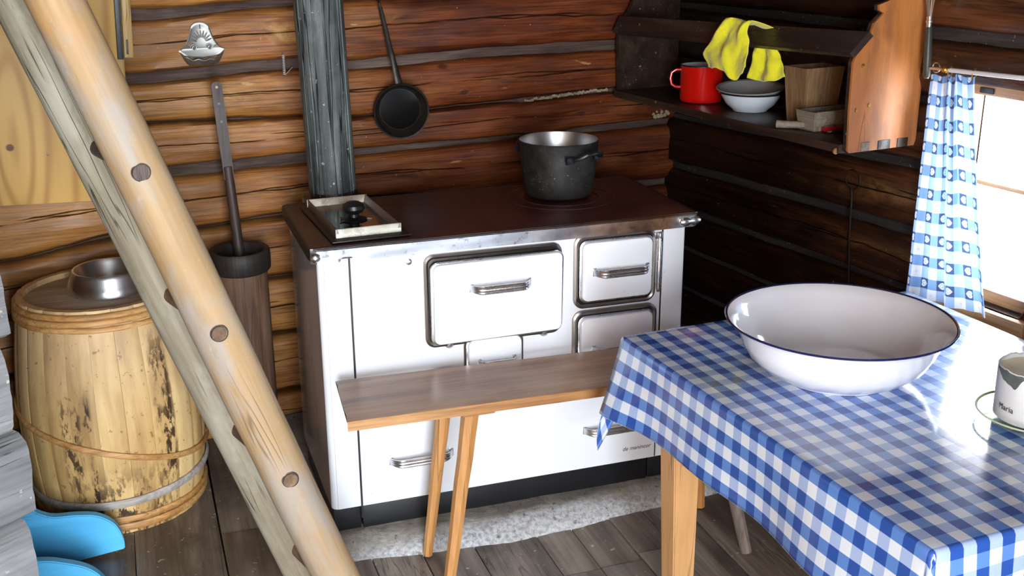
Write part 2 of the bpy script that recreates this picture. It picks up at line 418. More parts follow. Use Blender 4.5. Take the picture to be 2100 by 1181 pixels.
def gingham_mat():
    g = G('gingham_oilcloth'); u, v, _ = g.sep(g.uv('uv')); P = 1/.0555
    a = (v*P).frac().lt(.5); b = (u*P).frac().lt(.5)
    wt = g.noise(g.comb(u*2, v*60, 0), 12, 3)*.12
    cw = g.mix(wt, hx('dce6f0'), hx('b8c4d6')); both = g.mix(wt*2, hx('2a4f9e'), hx('3c64b4'))
    c = g.mix(b, g.mix(a, cw, hx('a3b9e2')), g.mix(a, hx('5c86cc'), both))
    lines = (((u*P*8).frac()-.5).abs().gt(.46)).max(((v*P*8).frac()-.5).abs().gt(.47))
    c = g.mix(lines*.10, c, hx('30508a'))
    n = g.noise(g.comb(u, v, 0), 6, 4)
    return g.out(c, n*.12+.10, normal=g.bump(g.noise(g.comb(u, v, 0), 4.5, 3), .004, .5), Specular_IOR_Level=.55, Coat_Weight=.55, Coat_Roughness=.12)
M_GING = gingham_mat()
def curtain_mat():
    g = G('heart_check_cotton'); u, v, _ = g.sep(g.uv('uv')); P = 1/.066
    fu, fv = (u*P).frac(), (v*P).frac(); a = fu.lt(.47); b = fv.lt(.47)
    c = g.mix(b, g.mix(a, hx('dfe5f1'), hx('8fb0e0')), g.mix(a, hx('6f9bd4'), hx('14336a')))
    # a heart woven into each dark square, lying on its side
    alt = ((u*P/2).floor()-(u*P/2)+.5).gt(0)*2-1
    X = (fv-.235)/.165; Y = (fu-.235)/.17*alt
    Yb = Y-(X.abs().pow(.7))*.55
    d = g.m('SQRT', X*X+Yb*Yb)
    ring = d.lt(.95)*(1-d.gt(.42)*d.lt(.52))
    c = g.mix(a*b*ring*.85, c, hx('cfe0f2'))
    # small flakes in the white squares
    X2, Y2 = (fv-.735)/.09, (fu-.735)/.1
    fl = (X2.abs().lt(1))*(Y2.abs().lt(1))*((X2*Y2).abs().lt(.12))*(1-a)*(1-b)
    c = g.mix(fl*.35, c, hx('8fa9cf'))
    wv = g.noise(g.comb(u, v, 0), 400, 2); c = g.mix(wv*.15, c, hx('c8d4e8'))
    m = g.out(c, .85, normal=g.bump(wv, .0004))
    tr = g.nt.nodes.new('ShaderNodeBsdfTranslucent'); g.nt.links.new(c.k, tr.inputs[0])
    mx = g.nt.nodes.new('ShaderNodeMixShader'); mx.inputs[0].default_value = .22
    o = g.nt.nodes['Material Output']
    g.nt.links.new(g.b.outputs[0], mx.inputs[1]); g.nt.links.new(tr.outputs[0], mx.inputs[2]); g.nt.links.new(mx.outputs[0], o.inputs[0])
    return m
M_CURT = curtain_mat()
M_WHITE = plain('white_enamel_ware', 'f0f3f9', .1, 0, .03, Coat_Weight=.5, Coat_Roughness=.03)
M_NAVY = plain('navy_enamel_rim', '1a1c4a', .15, 0, .05, Coat_Weight=.5)
M_RED = plain('red_enamel', 'c8140c', .16, 0, .05, Coat_Weight=.6, Coat_Roughness=.05)
M_YELLOW = plain('yellow_cloth', 'ece726', .95, 0, .12, .002, 90, Sheen_Weight=.4)
M_BLUEWHITE = plain('pale_enamel', 'd9e6f4', .12, 0, .03, Coat_Weight=.5)
M_PEWTER = chrome('embossed_tin', 'a9a8a3', .42)
M_GREENGREY = plain('dark_green_handle', '3f433c', .4, 0, .2)
M_RODW = plain('white_rod', 'e6e8ea', .3, 0, .05)
M_BRASS = chrome('brass_clip', 'c9a24a', .3)
M_WAX = plain('candle_wax', 'e4dcc4', .5, 0, .3, .001, 30, Subsurface_Weight=.2)
M_JAR = plain('frosted_white_jar', 'dfe3e4', .3, 0, .1, Coat_Weight=.4)
M_SMUT = plain('soot_smear', '5b6563', .7, 0, .5)
M_INK = plain('dark_print', '3a3c44', .5, 0, 0)
M_REDPL = plain('red_lacquer', 'b3121e', .2, .3, .05, Coat_Weight=.5)
def glass_mat(name, tint=(1, 1, 1), fac=.08):
    g = G(name); nt = g.nt; o = nt.nodes['Material Output']
    t = nt.nodes.new('ShaderNodeBsdfTransparent'); t.inputs[0].default_value = (*tint, 1)
    gl = nt.nodes.new('ShaderNodeBsdfGlossy'); gl.inputs['Roughness'].default_value = .02
    mx = nt.nodes.new('ShaderNodeMixShader'); lw = nt.nodes.new('ShaderNodeLayerWeight'); lw.inputs[0].default_value = .3
    fa = (V(g, lw.outputs['Facing']).pow(2.0))*.5+fac*.5
    nt.links.new(fa.k, mx.inputs[0]); nt.links.new(t.outputs[0], mx.inputs[1]); nt.links.new(gl.outputs[0], mx.inputs[2]); nt.links.new(mx.outputs[0], o.inputs[0])
    return g.mat
M_GLASS = glass_mat('window_glass'); M_DISH = glass_mat('greenish_dish_glass', (.93, .98, .90), .12)

# ---------------------------------------------------------------- log walls
def make_log(parent, mat, s0, s1, bot, top, seed, depth=.13, bulge=.012, ds=.03, ny=12, wob=.004):
    """one hewn log between two joint lines; its round back is hidden in the wall"""
    nu = max(6, int((s1-s0)/ds)); vs, fs, uv, uvn = [], [], [], []
    prof = []
    for j in range(ny+1):
        t = j/ny; prof.append((t, -bulge*(1-abs(2*t-1)**4.5)))
    for i in range(nu+1):
        s = s0+(s1-s0)*i/nu
        zb = bot(s)+wob*nz(s*6, seed, 1)+wob*.6*nz(s*23, seed, 2); zt = top(s)+wob*nz(s*6, seed, 5)+wob*.6*nz(s*23, seed, 6)
        col = [(1, depth), ]
        for t, y in prof:
            z = zb+(zt-zb)*t
            y2 = y+.010*nz(s*2.2, t*2.5, seed)+.006*nz(s*7, t*6, seed+3)+.003*nz(s*22, t*14, seed+9)
            e = min(t, 1-t)
            if e < .02: y2 = y+.014
            vs.append((s, y2, z)); uv.append((s+seed*3.1, z+seed*1.7)); uvn.append((s+seed*5.3, t))
        vs.append((s, depth, zt)); uv.append((s+seed*3.1, zt+depth)); uvn.append((s+seed*5.3, 1))
        vs.append((s, depth, zb)); uv.append((s+seed*3.1, zb-depth)); uvn.append((s+seed*5.3, 0))
    n = ny+3
    for i in range(nu):
        for k in range(n): fs.append((i*n+k, i*n+(k+1) % n, (i+1)*n+(k+1) % n, (i+1)*n+k))
    fs.append(tuple(range(n))); fs.append(tuple(nu*n+k for k in range(n)))
    return obj('log', vs, fs, mat, parent, True, {'uv': uv, 'uvn': uvn}, auto=50)
def make_caulk(parent, mat, s0, s1, mid, half, seed, y0=.012):
    nu = int((s1-s0)/.04); mb = MB_()
    def fn(u, v):
        s = s0+(s1-s0)*u; h = half(s)+.005; a = v*2-1
        return (s, y0+(.016 if half(s) < .0045 else 0)-.004*(1-a*a)+.003*nz(s*9, a, seed), mid(s)+h*a)
    mb.grid(fn, nu, 4)
    def fb(u, v):
        s = s0+(s1-s0)*u; a = v*2-1; return (s, y0+.05, mid(s)+(half(s)+.005)*a)
    mb.grid(fb, nu, 1)
    return mb.build('caulking_strip', mat, parent)
def log_wall(root, mat, cmat, s0, s1, joints, seed0, holes=None, **kw):
    """joints: list of (polyline of centre heights, polyline of half widths)"""
    for i in range(len(joints)-1):
        (c0, h0), (c1, h1) = joints[i], joints[i+1]
        spans = [(s0, s1)] if not holes or i not in holes else holes[i]
        for a, b in spans:
            make_log(root, mat, a, b, lambda s, c=c0, h=h0: interp(c, s)+interp(h, s), lambda s, c=c1, h=h1: interp(c, s)-interp(h, s), seed0+i*1.37, **kw)
    for i, (c, h) in enumerate(joints[1:-1], 1):
        if max(q[1] for q in h) > .0035:
            sp = [(s0, s1)]
            if holes and (i in holes or i-1 in holes): sp = list(holes.values())[0]
            for a, b in sp: make_caulk(root, cmat, a, b, lambda s, c=c: interp(c, s), lambda s, h=h: interp(h, s), seed0+i)
F = lambda z: [(-9, z), (9, z)]
back = struct('wall_back', MB)
jb = [(F(-.02), F(.002)), ([(-1.3, .14), (.02, .124), (1.5, .13)], F(.003)), ([(-1.3, .33), (.04, .343), (1.5, .34)], F(.0035)), ([(-1.3, .52), (.05, .547), (1.5, .53)], F(.004)),
      ([(-1.3, .68), (-.85, .708), (-.487, .752), (-.26, .748), (.065, .761), (.3, .79), (.7, .76), (1.544, .73)], [(-1, .003), (.9, .003), (1.2, .010), (1.5, .010)]),
      ([(-1.3, .95), (-.33, .945), (.11, .95), (.3, .954), (.88, .957), (1.533, .965)], [(-1, .014), (.11, .015), (.3, .009), (.8, .006), (1.0, .002), (1.2, .009), (1.5, .009)]),
      ([(-1.3, 1.11), (-.376, 1.104), (.087, 1.091), (.3, 1.074), (.88, 1.087), (1.265, 1.10), (1.5, 1.1)], [(-1, .005), (.05, .002), (.2, .0015), (.8, .0015), (.95, .005), (1.5, .005)]),
      ([(-1.3, 1.24), (-.405, 1.243), (.115, 1.264), (.295, 1.248), (.788, 1.264), (1.271, 1.264), (1.5, 1.265)], [(-1, .017), (.1, .014), (.3, .013), (1.3, .015)]),
      ([(-1.3, 1.43), (-.385, 1.434), (.112, 1.458), (.5, 1.475), (.9, 1.472), (1.369, 1.462), (1.5, 1.462)], [(-1, .016), (-.38, .014), (.12, .008), (.5, .003), (1.0, .004), (1.5, .006)]),
      (F(1.66), F(.01)), (F(1.88), F(.01)), (F(2.1), F(.01)), (F(2.3), F(.002))]
log_wall(back, M_LOGB, M_CAULK, -1.25, 1.60, jb, 1.0)
obj('backing', [(-1.3, .15, -.05), (1.75, .15, -.05), (1.75, .15, 2.35), (-1.3, .15, 2.35)], [(0, 1, 2, 3)], M_WALLBACK, back)
# pale moss stuffed in two joints beside the shelf
mb = MB_()
for k in range(46):
    s = .93+.33*k/45; z = 1.087+.02*(s-.93)/.33; r = .0045+.003*random.random()
    mb.lathe([(0, -r), (r*.8, -r*.5), (r, 0), (r*.7, r*.6), (0, r)], 6, (s, -.006+.003*random.random(), z+.003*random.uniform(-1, 1)))
for k in range(16):
    r = .005+.005*random.random(); s = 1.46+.07*random.random()
    mb.lathe([(0, -r), (r*.8, -r*.5), (r, 0), (r*.7, r*.6), (0, r)], 6, (s, -.008, 1.0+.012*random.uniform(-1, 1)))
o = mb.build('joint_moss', M_CORD, back); o['kind'] = 'stuff'

right = struct('wall_right', MR)
w0, w1, wz0, wz1 = WIN
jr = [(F(-.02), F(.002)), (F(.17), F(.006)), (F(.33), F(.006)), (F(.49), F(.006)),
      ([(-.1, .63), (.2, .642), (1.0, .652), (1.4, .655), (2.6, .655)], [(-.1, .006), (.3, .010), (1.1, .008), (1.4, .006)]),
      ([(-.1, .795), (0, .80), (.389, .813), (.89, .826), (1.26, .829), (2.5, .83)], [(-.1, .008), (.2, .012), (1.3, .012)]),
      ([(-.1, .99), (0, .99), (.85, 1.012), (1.24, 1.028), (2.5, 1.03)], [(-.1, .006), (.7, .006), (1.0, .010), (1.3, .012)]),
      ([(-.1, 1.20), (1.2, 1.215), (2.5, 1.215)], F(.008)),
      ([(-.1, 1.40), (1.26, 1.402), (2.5, 1.40)], [(-.1, .008), (1.2, .014), (2.5, .014)]),
      (F(1.6), F(.01)), (F(1.82), F(.01)), (F(2.05), F(.01)), (F(2.3), F(.002))]
S1 = 5.9
hl = [(-.02, w0), (w1, S1)]
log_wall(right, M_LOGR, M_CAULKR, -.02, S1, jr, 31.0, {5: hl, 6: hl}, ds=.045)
# the courses above and below the opening are cut to it
for a, b, z0, z1, sd in ((w0, w1, wz1+.001, 1.212, 77), ):
    pass
lg = [c for c in right.children if c.name.startswith('log')]
def cut_log(idx_range, z_lo, z_hi):
    for o in list(lg):
        zs = [v.co.z for v in o.data.vertices]; ss = [v.co.x for v in o.data.vertices]
        if min(ss) < w0-.5 and max(ss) > w1+.5 and (min(zs) < z_hi-.005 and max(zs) > z_lo+.005):
            for v in o.data.vertices:
                if w0 < v.co.x < w1:
                    if min(zs) < z_lo: v.co.z = min(v.co.z, z_lo)
                    else: v.co.z = max(v.co.z, z_hi)
cut_log(None, wz0, wz1)
obj('backing', [(-.2, .17, -.05), (S1, .17, -.05), (S1, .17, wz0-.02), (-.2, .17, wz0-.02), (-.2, .17, wz1+.02), (S1, .17, wz1+.02), (S1, .17, 2.35), (-.2, .17, 2.35),
                (w0-.02, .17, wz0-.02), (w0-.02, .17, wz1+.02), (w1+.02, .17, wz0-.02), (w1+.02, .17, wz1+.02)],
    [(0, 1, 2, 3), (4, 5, 6, 7), (3, 8, 9, 4), (10, 2, 5, 11)], M_WALLBACK, right)

# window in the right wall
win = struct('window_1', MR)
mb = MB_(); fy0, fy1 = .03, .10
mb.box((w0, fy0, wz1-.035), (w1, fy1, wz1), .004).box((w0, fy0, wz0), (w1, fy1, wz0+.035), .004)
mb.box((w0, fy0, wz0+.035), (w0+.035, fy1, wz1-.035), .004).box((w1-.035, fy0, wz0+.035), (w1, fy1, wz1-.035), .004)
mb.build('window_frame', M_PINE, win)
mm = MB_().box((w0+.035, .05, 1.003), (w1-.035, .075, 1.015), .003); mm.build('glazing_bar', M_PINE, win)
for a, b in ((w0+.035, w1-.035),):
    for c, d in ((wz0+.035, 1.0), (1.018, wz1-.035)):
        MB_().box((a, .060, c), (b, .063, d)).build('pane', M_GLASS, win)
MB_().box((w0-.03, -.035, wz0-.05), (w1+.02, .10, wz0), .008).build('window_sill', M_PINE, win)
mb = MB_().box((1.40, .024, 1.256), (1.445, .030, 1.272), .003).build('latch_plate', M_SOOT, win)

# left, front, ceiling, floor
left = struct('wall_left', Matrix.Translation((-1.15, 1.0, 0)) @ Matrix.Rotation(radians(90), 4, 'Z'))
jl = [(F(z), F(.006)) for z in (-.02, .2, .42, .64, .86, 1.08, 1.3, 1.52, 1.74, 1.96, 2.3)]
log_wall(left, M_LOGB, M_CAULK, -5.9, .0, jl, 60.0, ds=.15, ny=8)
front = struct('wall_front', Matrix.Translation((0, YF, 0)) @ Matrix.Rotation(radians(180), 4, 'Z'))
x0, x1, z0, z1 = DOOR
for a, b, c, d in ((-2.6, -x1-.05, 0, 2.3), (-x0+.05, 1.3, 0, 2.3), (-x1-.05, -x0+.05, z1+.06, 2.3)):
    n = max(1, round((d-c)/.21))
    for k in range(n): MB_().box((a, 0, c+(d-c)*k/n+.002), (b, .13, c+(d-c)*(k+1)/n-.002), .012).build('log', M_CEIL, front)
MB_().box((-x1-.05, -.02, 0), (-x1, .15, z1), .006).box((-x0, -.02, 0), (-x0+.05, .15, z1), .006).box((-x1-.05, -.02, z1), (-x0+.05, .15, z1+.06), .006).build('door_frame', M_CEIL, front)
ceil = struct('ceiling')
for k in range(16):
    a = -1.3+k*.25; MB_().box((a, YF-.1, 2.28), (a+.246, 1.35, 2.31), .003).build('ceiling_board', M_CEIL, ceil)

floor = struct('floor')
seams = [-1.3, -1.08, -.82, -.54, -.30, -.05, .09, .232, .38, .568, .68, .808, .92, 1.049, 1.27, 1.46, 1.7, 1.95, 2.2, 2.45]
ends = {6: [-.9, -.3], 7: [-.6], 8: [-1.2], 9: [-.335], 10: [-.335, -.8], 11: [-.30], 12: [-.9], 13: [-1.4], 2: [-.35], 3: [-.9], 4: [.2], 14: [-.55]}
for i, (a, b) in enumerate(zip(seams, seams[1:])):
    ys = sorted([YF-.1, 1.25]+ends.get(i, [-.7-(i*.37) % 1.3])+[-2.2-(i*.61) % 1.2])
    for c, d in zip(ys, ys[1:]):
        t = random.uniform(-.003, .001); g_ = .0013
        bx = MB_().box((a+g_, c+g_, -.04), (b-g_, d-g_, t), .003)
        for v in bx.v: v.x += .012*(v.y+.1)*(-1 if i % 2 else .4)*.3
        bx.build('floor_plank', M_FLOOR, floor)
obj('underfloor', [(-1.4, YF-.1, -.045), (2.6, YF-.1, -.045), (2.6, 1.3, -.045), (-1.4, 1.3, -.045)], [(0, 1, 2, 3)], M_WALLBACK, floor)
# cement slab under the stove with a crumbled mortar lip
def slab(u, v):
    x = -.10+1.48*u; yy = v
    front_y = interp([(-.2, -.06), (.05, -.078), (.3, -.112), (.5, -.128), (.68, -.115), (.85, -.095), (1.0, -.085), (1.4, -.06)], x)+.006*nz(x*9, 3, 1)+.003*nz(x*40, 3, 1)
    y = front_y+(.86-front_y)*(v**1.6)
    d = y-front_y
    z = .0+.05*min(1, (d/.07))**.55+.004*nz(x*9, y*9, 2)+.0025*nz(x*40, y*40, 5)
    if v < .001: z = -.03
    return (x, y, z)
sl = MB_().grid(slab, 110, 46); o = sl.build('hearth_slab', M_SLAB); tag(o, 'rough grey cement slab under the white stove', 'slab')

# grey log partition at the left edge
part = struct('wall_partition', Matrix.Translation((-.673, -.70, 0)) @ Matrix.Rotation(radians(35), 4, 'Z'))
zz = [-.02, .18, .40, .62, .80, .985, 1.14, 1.3, 1.5, 1.7, 1.9, 2.1, 2.28]
for k, (a, b) in enumerate(zip(zz, zz[1:])):
    e = [-.014, -.01, -.022, -.006, -.020, -.004, -.018, .0, -.02, 0, -.01, 0][k]
    make_log(part, M_LOGG, -.56, e, lambda s, a=a: a+.004, lambda s, b=b: b-.004, 90+k*2.1, depth=.16, bulge=.008, ds=.04)

# ---------------------------------------------------------------- the stove
SW, SD, ZT = 1.08, .50, .90
stove = thing('wood_stove', 'white enamelled wood-fired kitchen range with dark iron top and chrome handles', 'stove', loc=(0, 0, .05))
Z = lambda z: z-.05
def rrect(x0, x1, z0, z1, r, n=5):
    pts = []
    for cx, cz, a0 in ((x1-r, z0+r, -pi/2), (x1-r, z1-r, 0), (x0+r, z1-r, pi/2), (x0+r, z0+r, pi)):
        for k in range(n+1):
            a = a0+pi/2*k/n; pts.append((cx+r*cos(a), cz+r*sin(a)))
    return pts
def panel(mb, x0, x1, z0, z1, y0, y1, r=.012, bev=.005, M=None):
    """rounded plate whose front face (at y0) has a soft edge"""
    a = rrect(x0, x1, z0, z1, r); b = rrect(x0+bev, x1-bev, z0+bev, z1-bev, max(r-bev, .002)); c = rrect(x0+bev*.3, x1-bev*.3, z0+bev*.3, z1-bev*.3, max(r-bev*.3, .002))
    n = len(a)
    vs = [Vector((x, y1, z)) for x, z in a]+[Vector((x, y0+bev, z)) for x, z in a]+[Vector((x, y0+bev*.3, z)) for x, z in c]+[Vector((x, y0, z)) for x, z in b]
    fs = [tuple(range(n))]+[(k*n+i, k*n+(i+1) % n, (k+1)*n+(i+1) % n, (k+1)*n+i) for k in range(3) for i in range(n)]+[tuple(3*n+i for i in range(n))]
    if M: vs = [M @ v for v in vs]
    mb.add(vs, fs)
def ringframe(mb, x0, x1, z0, z1, wd, y0, y1, r=.03):
    a = rrect(x0, x1, z0, z1, r, 8); b = rrect(x0+wd, x1-wd, z0+wd, z1-wd, max(r-wd, .006), 8); m = rrect(x0+wd*.5, x1-wd*.5, z0+wd*.5, z1-wd*.5, max(r-wd*.5, .008), 8)
    n = len(a); L = [(a, y1), (a, y0+.003), (m, y0), (b, y0+.003), (b, y1)]
    vs = [Vector((x, y, z)) for l, y in L for x, z in l]
    mb.add(vs, [(k*n+i, k*n+(i+1) % n, (k+1)*n+(i+1) % n, (k+1)*n+i) for k in range(4) for i in range(n)])
def bow_handle(x0, x1, z, y0, parent, h=.024, out=.030, M=None):
    """chrome bow handle pressed with two grooves"""
    mb = MB_(); n = 18
    sec = [(-.5, 0), (-.5, .55), (-.36, .9), (-.2, .6), (-.1, .9), (.1, .9), (.2, .6), (.36, .9), (.5, .55), (.5, 0)]
    vs, fs = [], []
    for i in range(n+1):
        t = i/n; x = x0+(x1-x0)*t; e = min(t, 1-t)/.16; e = min(1, e); o = out*(1-(1-e)**2)+.001
        hh = h*(.8+.2*e)
        for a, b in sec: vs.append(Vector((x, y0-o-b*.006, z+a*hh)))
    m = len(sec)
    for i in range(n):
        for k in range(m): fs.append((i*m+k, i*m+(k+1) % m, (i+1)*m+(k+1) % m, (i+1)*m+k))
    fs += [tuple(range(m)), tuple(n*m+k for k in range(m))]
    if M: vs = [M @ v for v in vs]
    mb.add(vs, fs)
    for x in (x0+.004, x1-.004):
        b = MB_().box((x-.006, y0-.004, z-h*.5), (x+.006, y0+.001, z+h*.5), .0015, M=M); mb.add(b.v, b.f)
    return mb.build('handle', M_CHROME, parent, auto=40)
# body: sides and back as a rounded shell
mb = MB_(); out = []
rc = .022
prof = [(-.0, SD), (0, rc)]+[(rc-rc*cos(a), rc-rc*sin(a)) for a in [pi/2*k/6 for k in range(1, 7)]]
prof += [(SW-rc+rc*sin(a), rc-rc*cos(a)) for a in [pi/2*k/6 for k in range(0, 7)]]+[(SW, SD)]
n = len(prof)
vs = [Vector((x, y, Z(.128))) for x, y in prof]+[Vector((x, y, Z(.868))) for x, y in prof]
mb.add(vs, [(i, (i+1) % n, (i+1) % n+n, i+n) for i in range(n)]+[tuple(range(n)), tuple(range(n, 2*n))])
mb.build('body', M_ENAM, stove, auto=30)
PF = -.004
# front: left post, main front, right post, drawer
mb = MB_(); panel(mb, .082-.078+.012, .0815, Z(.130), Z(.866), PF, .01, .003, .002); mb.build('corner_panel', M_ENAM, stove)
mb = MB_(); panel(mb, 1.0015, 1.068, Z(.130), Z(.866), PF, .01, .003, .002); mb.build('corner_panel', M_ENAM, stove)
mb = MB_(); panel(mb, .0865, .9965, Z(.428), Z(.866), PF-.001, .01, .003, .003); mb.build('front_panel', M_ENAM, stove)
mb = MB_(); panel(mb, .0865, .9965, Z(.130), Z(.424), PF-.003, .01, .003, .003); dr = mb.build('fuel_drawer', M_ENAM, stove)
MB_().box((.0815, -.0015, Z(.09)), (.0865, .01, Z(.868))).box((.9965, -.0015, Z(.13)), (1.0015, .01, Z(.868))).box((.0865, -.0015, Z(.4235)), (.9965, .01, Z(.4285))).build('seam', M_BLACK, stove)
bow_handle(.168, .352, Z(.258), PF-.003, dr); bow_handle(.758, .942, Z(.258), PF-.003, dr)
# plinth
MB_().box((.006, .016, 0), (.0825, SD-.02, Z(.128)), .002).box((.0875, .012, .0), (.98, SD-.02, Z(.128)), .002).box((.985, .016, .0), (1.07, SD-.02, Z(.128)), .002).build('plinth', M_BLACK, stove)
# top: iron plate in a rail
mb = MB_(); a = rrect(-.022, 1.11, -.018, .50, .022, 6); b = rrect(-.016, 1.104, -.012, .494, .018, 6); n = len(a)
L = [(a, Z(.868)), (a, Z(.893)), (rrect(-.0205, 1.1085, -.0165, .4985, .021, 6), Z(.8985)), (b, Z(.90)), (b, Z(.868))]
vs = [Vector((x, y, z)) for l, z in L for x, y in l]
mb.add(vs, [(k*n+i, k*n+(i+1) % n, (k+1)*n+(i+1) % n, (k+1)*n+i) for k in range(4) for i in range(n)]+[tuple(range(n))])
mb.build('top_rail', M_SOOT, stove, auto=40)
mb = MB_(); panel(mb, -.016, 1.104, -.494, .012, -.8995+.0, -.87, .016, .002)
plate = MB_(); plate.add([Vector((v.x, -v.z, -v.y-.05)) for v in mb.v], mb.f)
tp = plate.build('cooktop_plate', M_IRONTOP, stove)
for cx, cy, R in ((.80, .30, (.165, .12)),):
    mb = MB_()
    for r in R: mb.shell([(r-.004, Z(.8995)), (r-.0035, Z(.9015)), (r+.0005, Z(.9018)), (r+.002, Z(.8995))], 56, (cx, cy, 0))
    mb.build('hob_ring', M_IRONTOP, tp)
mb = MB_()       # chrome rail along the front, dented at its ends
def railf(u, v):
    x = -.018+1.122*u; z = .8995-.040*v-.001*nz(x*5, 1, 1)
    if v > .7 and (.062 < x < .088): z += .017*(v-.7)/.3
    y = -.0225+.004*v+.0008*nz(x*8, v*2, 4)
    if u < .012: y += .012*(1-u/.012)
    if u > .988: y += .012*(u-.988)/.012
    if v == 0: y = -.012; z = .9005
    return (x, y, Z(z))
mb.grid(railf, 150, 8); mb.build('chrome_rail', M_RIM, stove)
for x, y, sx in ((-.006, -.017, 1), (1.058, -.024, 1.4), (1.092, -.018, 1.5)):
    MB_().lathe([(0, -.014), (.008, -.011), (.0125, -.004), (.0125, .004), (.008, .011), (0, .014)], 14, (0, 0, 0), Matrix.Translation((x, y, Z(.878))) @ Matrix.Rotation(pi/2, 4, 'Y') @ Matrix.Diagonal((1.1, 1, sx, 1))).build('rail_end', M_CHROME, stove)
# oven door, ajar at its lower hinge
mb = MB_(); ringframe(mb, .283, .682, Z(.585), Z(.852), .012, PF-.012, PF+.004, .028)
o1 = mb.build('oven_frame', M_DARKFRAME, stove)
MB_().box((.29, PF-.002, Z(.592)), (.676, PF+.003, Z(.845)), .002).build('oven_opening', M_SOOT, stove)
MT = Matrix.Translation((0, PF-.010, Z(.595))) @ Matrix.Rotation(radians(2.2), 4, 'X')
od = MB_(); panel(od, .304, .677, .0, .232, -.020, -.004, .018, .006, MT @ Matrix.Rotation(radians(-.5), 4, 'Y')); od = od.build('oven_door', M_ENAM, stove)
mb = MB_(); panel(mb, .297, .682, -.002, .238, -.008, .002, .022, .003, MT); mb.build('door_edge', M_CHROME, od)
bow_handle(.403, .578, .162, -.019, od, M=MT)
for x in (.352, .632):
    MB_().lathe([(0, 0), (.014, .001), (.015, .006), (.008, .013), (0, .014)], 20, M=Matrix.Translation((x, PF+.002, Z(.590))) @ Matrix.Rotation(pi/2, 4, 'X')).build('hinge_knob', M_CHROME, stove)
# fire door and ash door on the right, small sooty flue door in the middle
def door(x0, x1, z0, z1, fr, hx0, hx1, hz, fmat=M_DARKFRAME):
    mb = MB_(); ringframe(mb, x0-fr, x1+fr*.7, z0-fr, z1+fr, fr*.55, PF-.012, PF+.004, .03); mb.build('door_frame', fmat, stove)
    MB_().box((x0-fr*.6, PF-.002, z0-fr*.6), (x1+fr*.4, PF+.003, z1+fr*.6), .002).build('door_rebate', M_SOOT, stove)
    mb = MB_(); panel(mb, x0-.006, x1+.006, z0-.006, z1+.006, PF-.010, PF+.0, .024, .003); e = mb
    mb = MB_(); panel(mb, x0, x1, z0, z1, PF-.020, PF-.004, .02, .006); d = mb.build('fire_door', M_ENAM, stove)
    e.build('door_edge', M_CHROME, d)
    bow_handle(hx0, hx1, hz, PF-.019, d); return d
door(.742, .960, Z(.668), Z(.843), .022, .774, .946, Z(.756))
door(.740, .968, Z(.44), Z(.617), .022, .776, .946, Z(.521)).name = 'ash_door'
d = door(.402, .560, Z(.445), Z(.594), .010, .428, .54, Z(.527)); d.name = 'flue_door'
mb = MB_().lathe([(.0065, 0), (.0065, .14), (.004, .145), (.004, .155), (.0065, .158), (.0065, .168), (0, .17)], 14, (.984, PF-.012, Z(.682)))
mb.lathe([(0, -.012), (.004, -.01), (.0055, 0), (.0065, .0)], 14, (.984, PF-.012, Z(.682))); mb.box((.968, PF-.012, Z(.832)), (.994, PF, Z(.852)), .002).box((.972, PF-.008, Z(.69)), (.98, PF, Z(.70)), .001)
mb.build('hinge_rod', M_CHROME, stove)
MB_().lathe([(0, 0), (.009, .0005), (.0085, .004), (.004, .006), (0, .0062)], 18, M=Matrix.Translation((.244, PF, Z(.838))) @ Matrix.Rotation(pi/2, 4, 'X')).build('button', M_CHROME, stove)
def text_mesh(body, size, mat, parent, name, M=None, map_=None, ext=.0002, shear=0):
    cu = bpy.data.curves.new(name, 'FONT'); cu.body = body; cu.size = size; cu.extrude = ext; cu.shear = shear; cu.resolution_u = 3
    t = bpy.data.objects.new(name, cu); COL.objects.link(t); bpy.context.view_layer.update()
    me = bpy.data.meshes.new_from_object(t.evaluated_get(bpy.context.evaluated_depsgraph_get()))
    bpy.data.objects.remove(t); me.materials.clear(); me.materials.append(mat)
    for v in me.vertices:
        c = v.co.copy()
        if map_: c = map_(c)
        v.co = M @ c if M else c
    o = bpy.data.objects.new(name, me); COL.objects.link(o); o.parent = parent; return o
text_mesh('de manincor', .0185, M_INK, dr, 'lettering', Matrix.Translation((.888, PF-.0035, Z(.167))) @ Matrix.Rotation(pi/2, 4, 'X'), shear=.3)

# lid of the water basin, a low chrome frame on the stove top
lid = thing('water_basin_lid', 'rectangular polished lid with raised rim and black knob on the left of the stove top', 'lid', loc=(.142, .232, .9025), rz=radians(3))
mb = MB_(); mb.box((-.108, -.215, 0), (.108, .192, .004), .0015); mb.build('base_plate', M_SOOT, lid)
mb = MB_(); W_, L0, L1 = .090, -.182, .182
sec = [(0, .004), (.002, .026), (.003, .028), (.005, .028), (.006, .026), (.012, .006)]
def rimring(x0, x1, y0, y1):
    loops = [rrect(x0+o, x1-o, y0+o, y1-o, .006, 3) for o, z in sec]; n = len(loops[0])
    vs = [Vector((x, y, z)) for (o, z), l in zip(sec, loops) for x, y in l]
    return vs, [(k*n+i, k*n+(i+1) % n, (k+1)*n+(i+1) % n, (k+1)*n+i) for k in range(len(sec)-1) for i in range(n)]
M_WRIM = chrome('warm_polished_rim', 'ece6d6', .22)
def bar(nm, a, b, nrm, mat):      # one side of the raised rim, steep outer face and sloping inner face
    a, b, nrm = Vector(a), Vector(b), Vector(nrm); vs, fs = [], []
    for i, p in enumerate((a, b)):
        for o, z in sec: vs.append(p+nrm*o+Vector((0, 0, z)))
    m = len(sec); fs = [(k, k+1, m+k+1, m+k) for k in range(m-1)]+[(m-1, 0, m, 2*m-1), tuple(range(m)), tuple(range(m, 2*m))]
    MB_().add(vs, fs).build(nm, mat, lid)
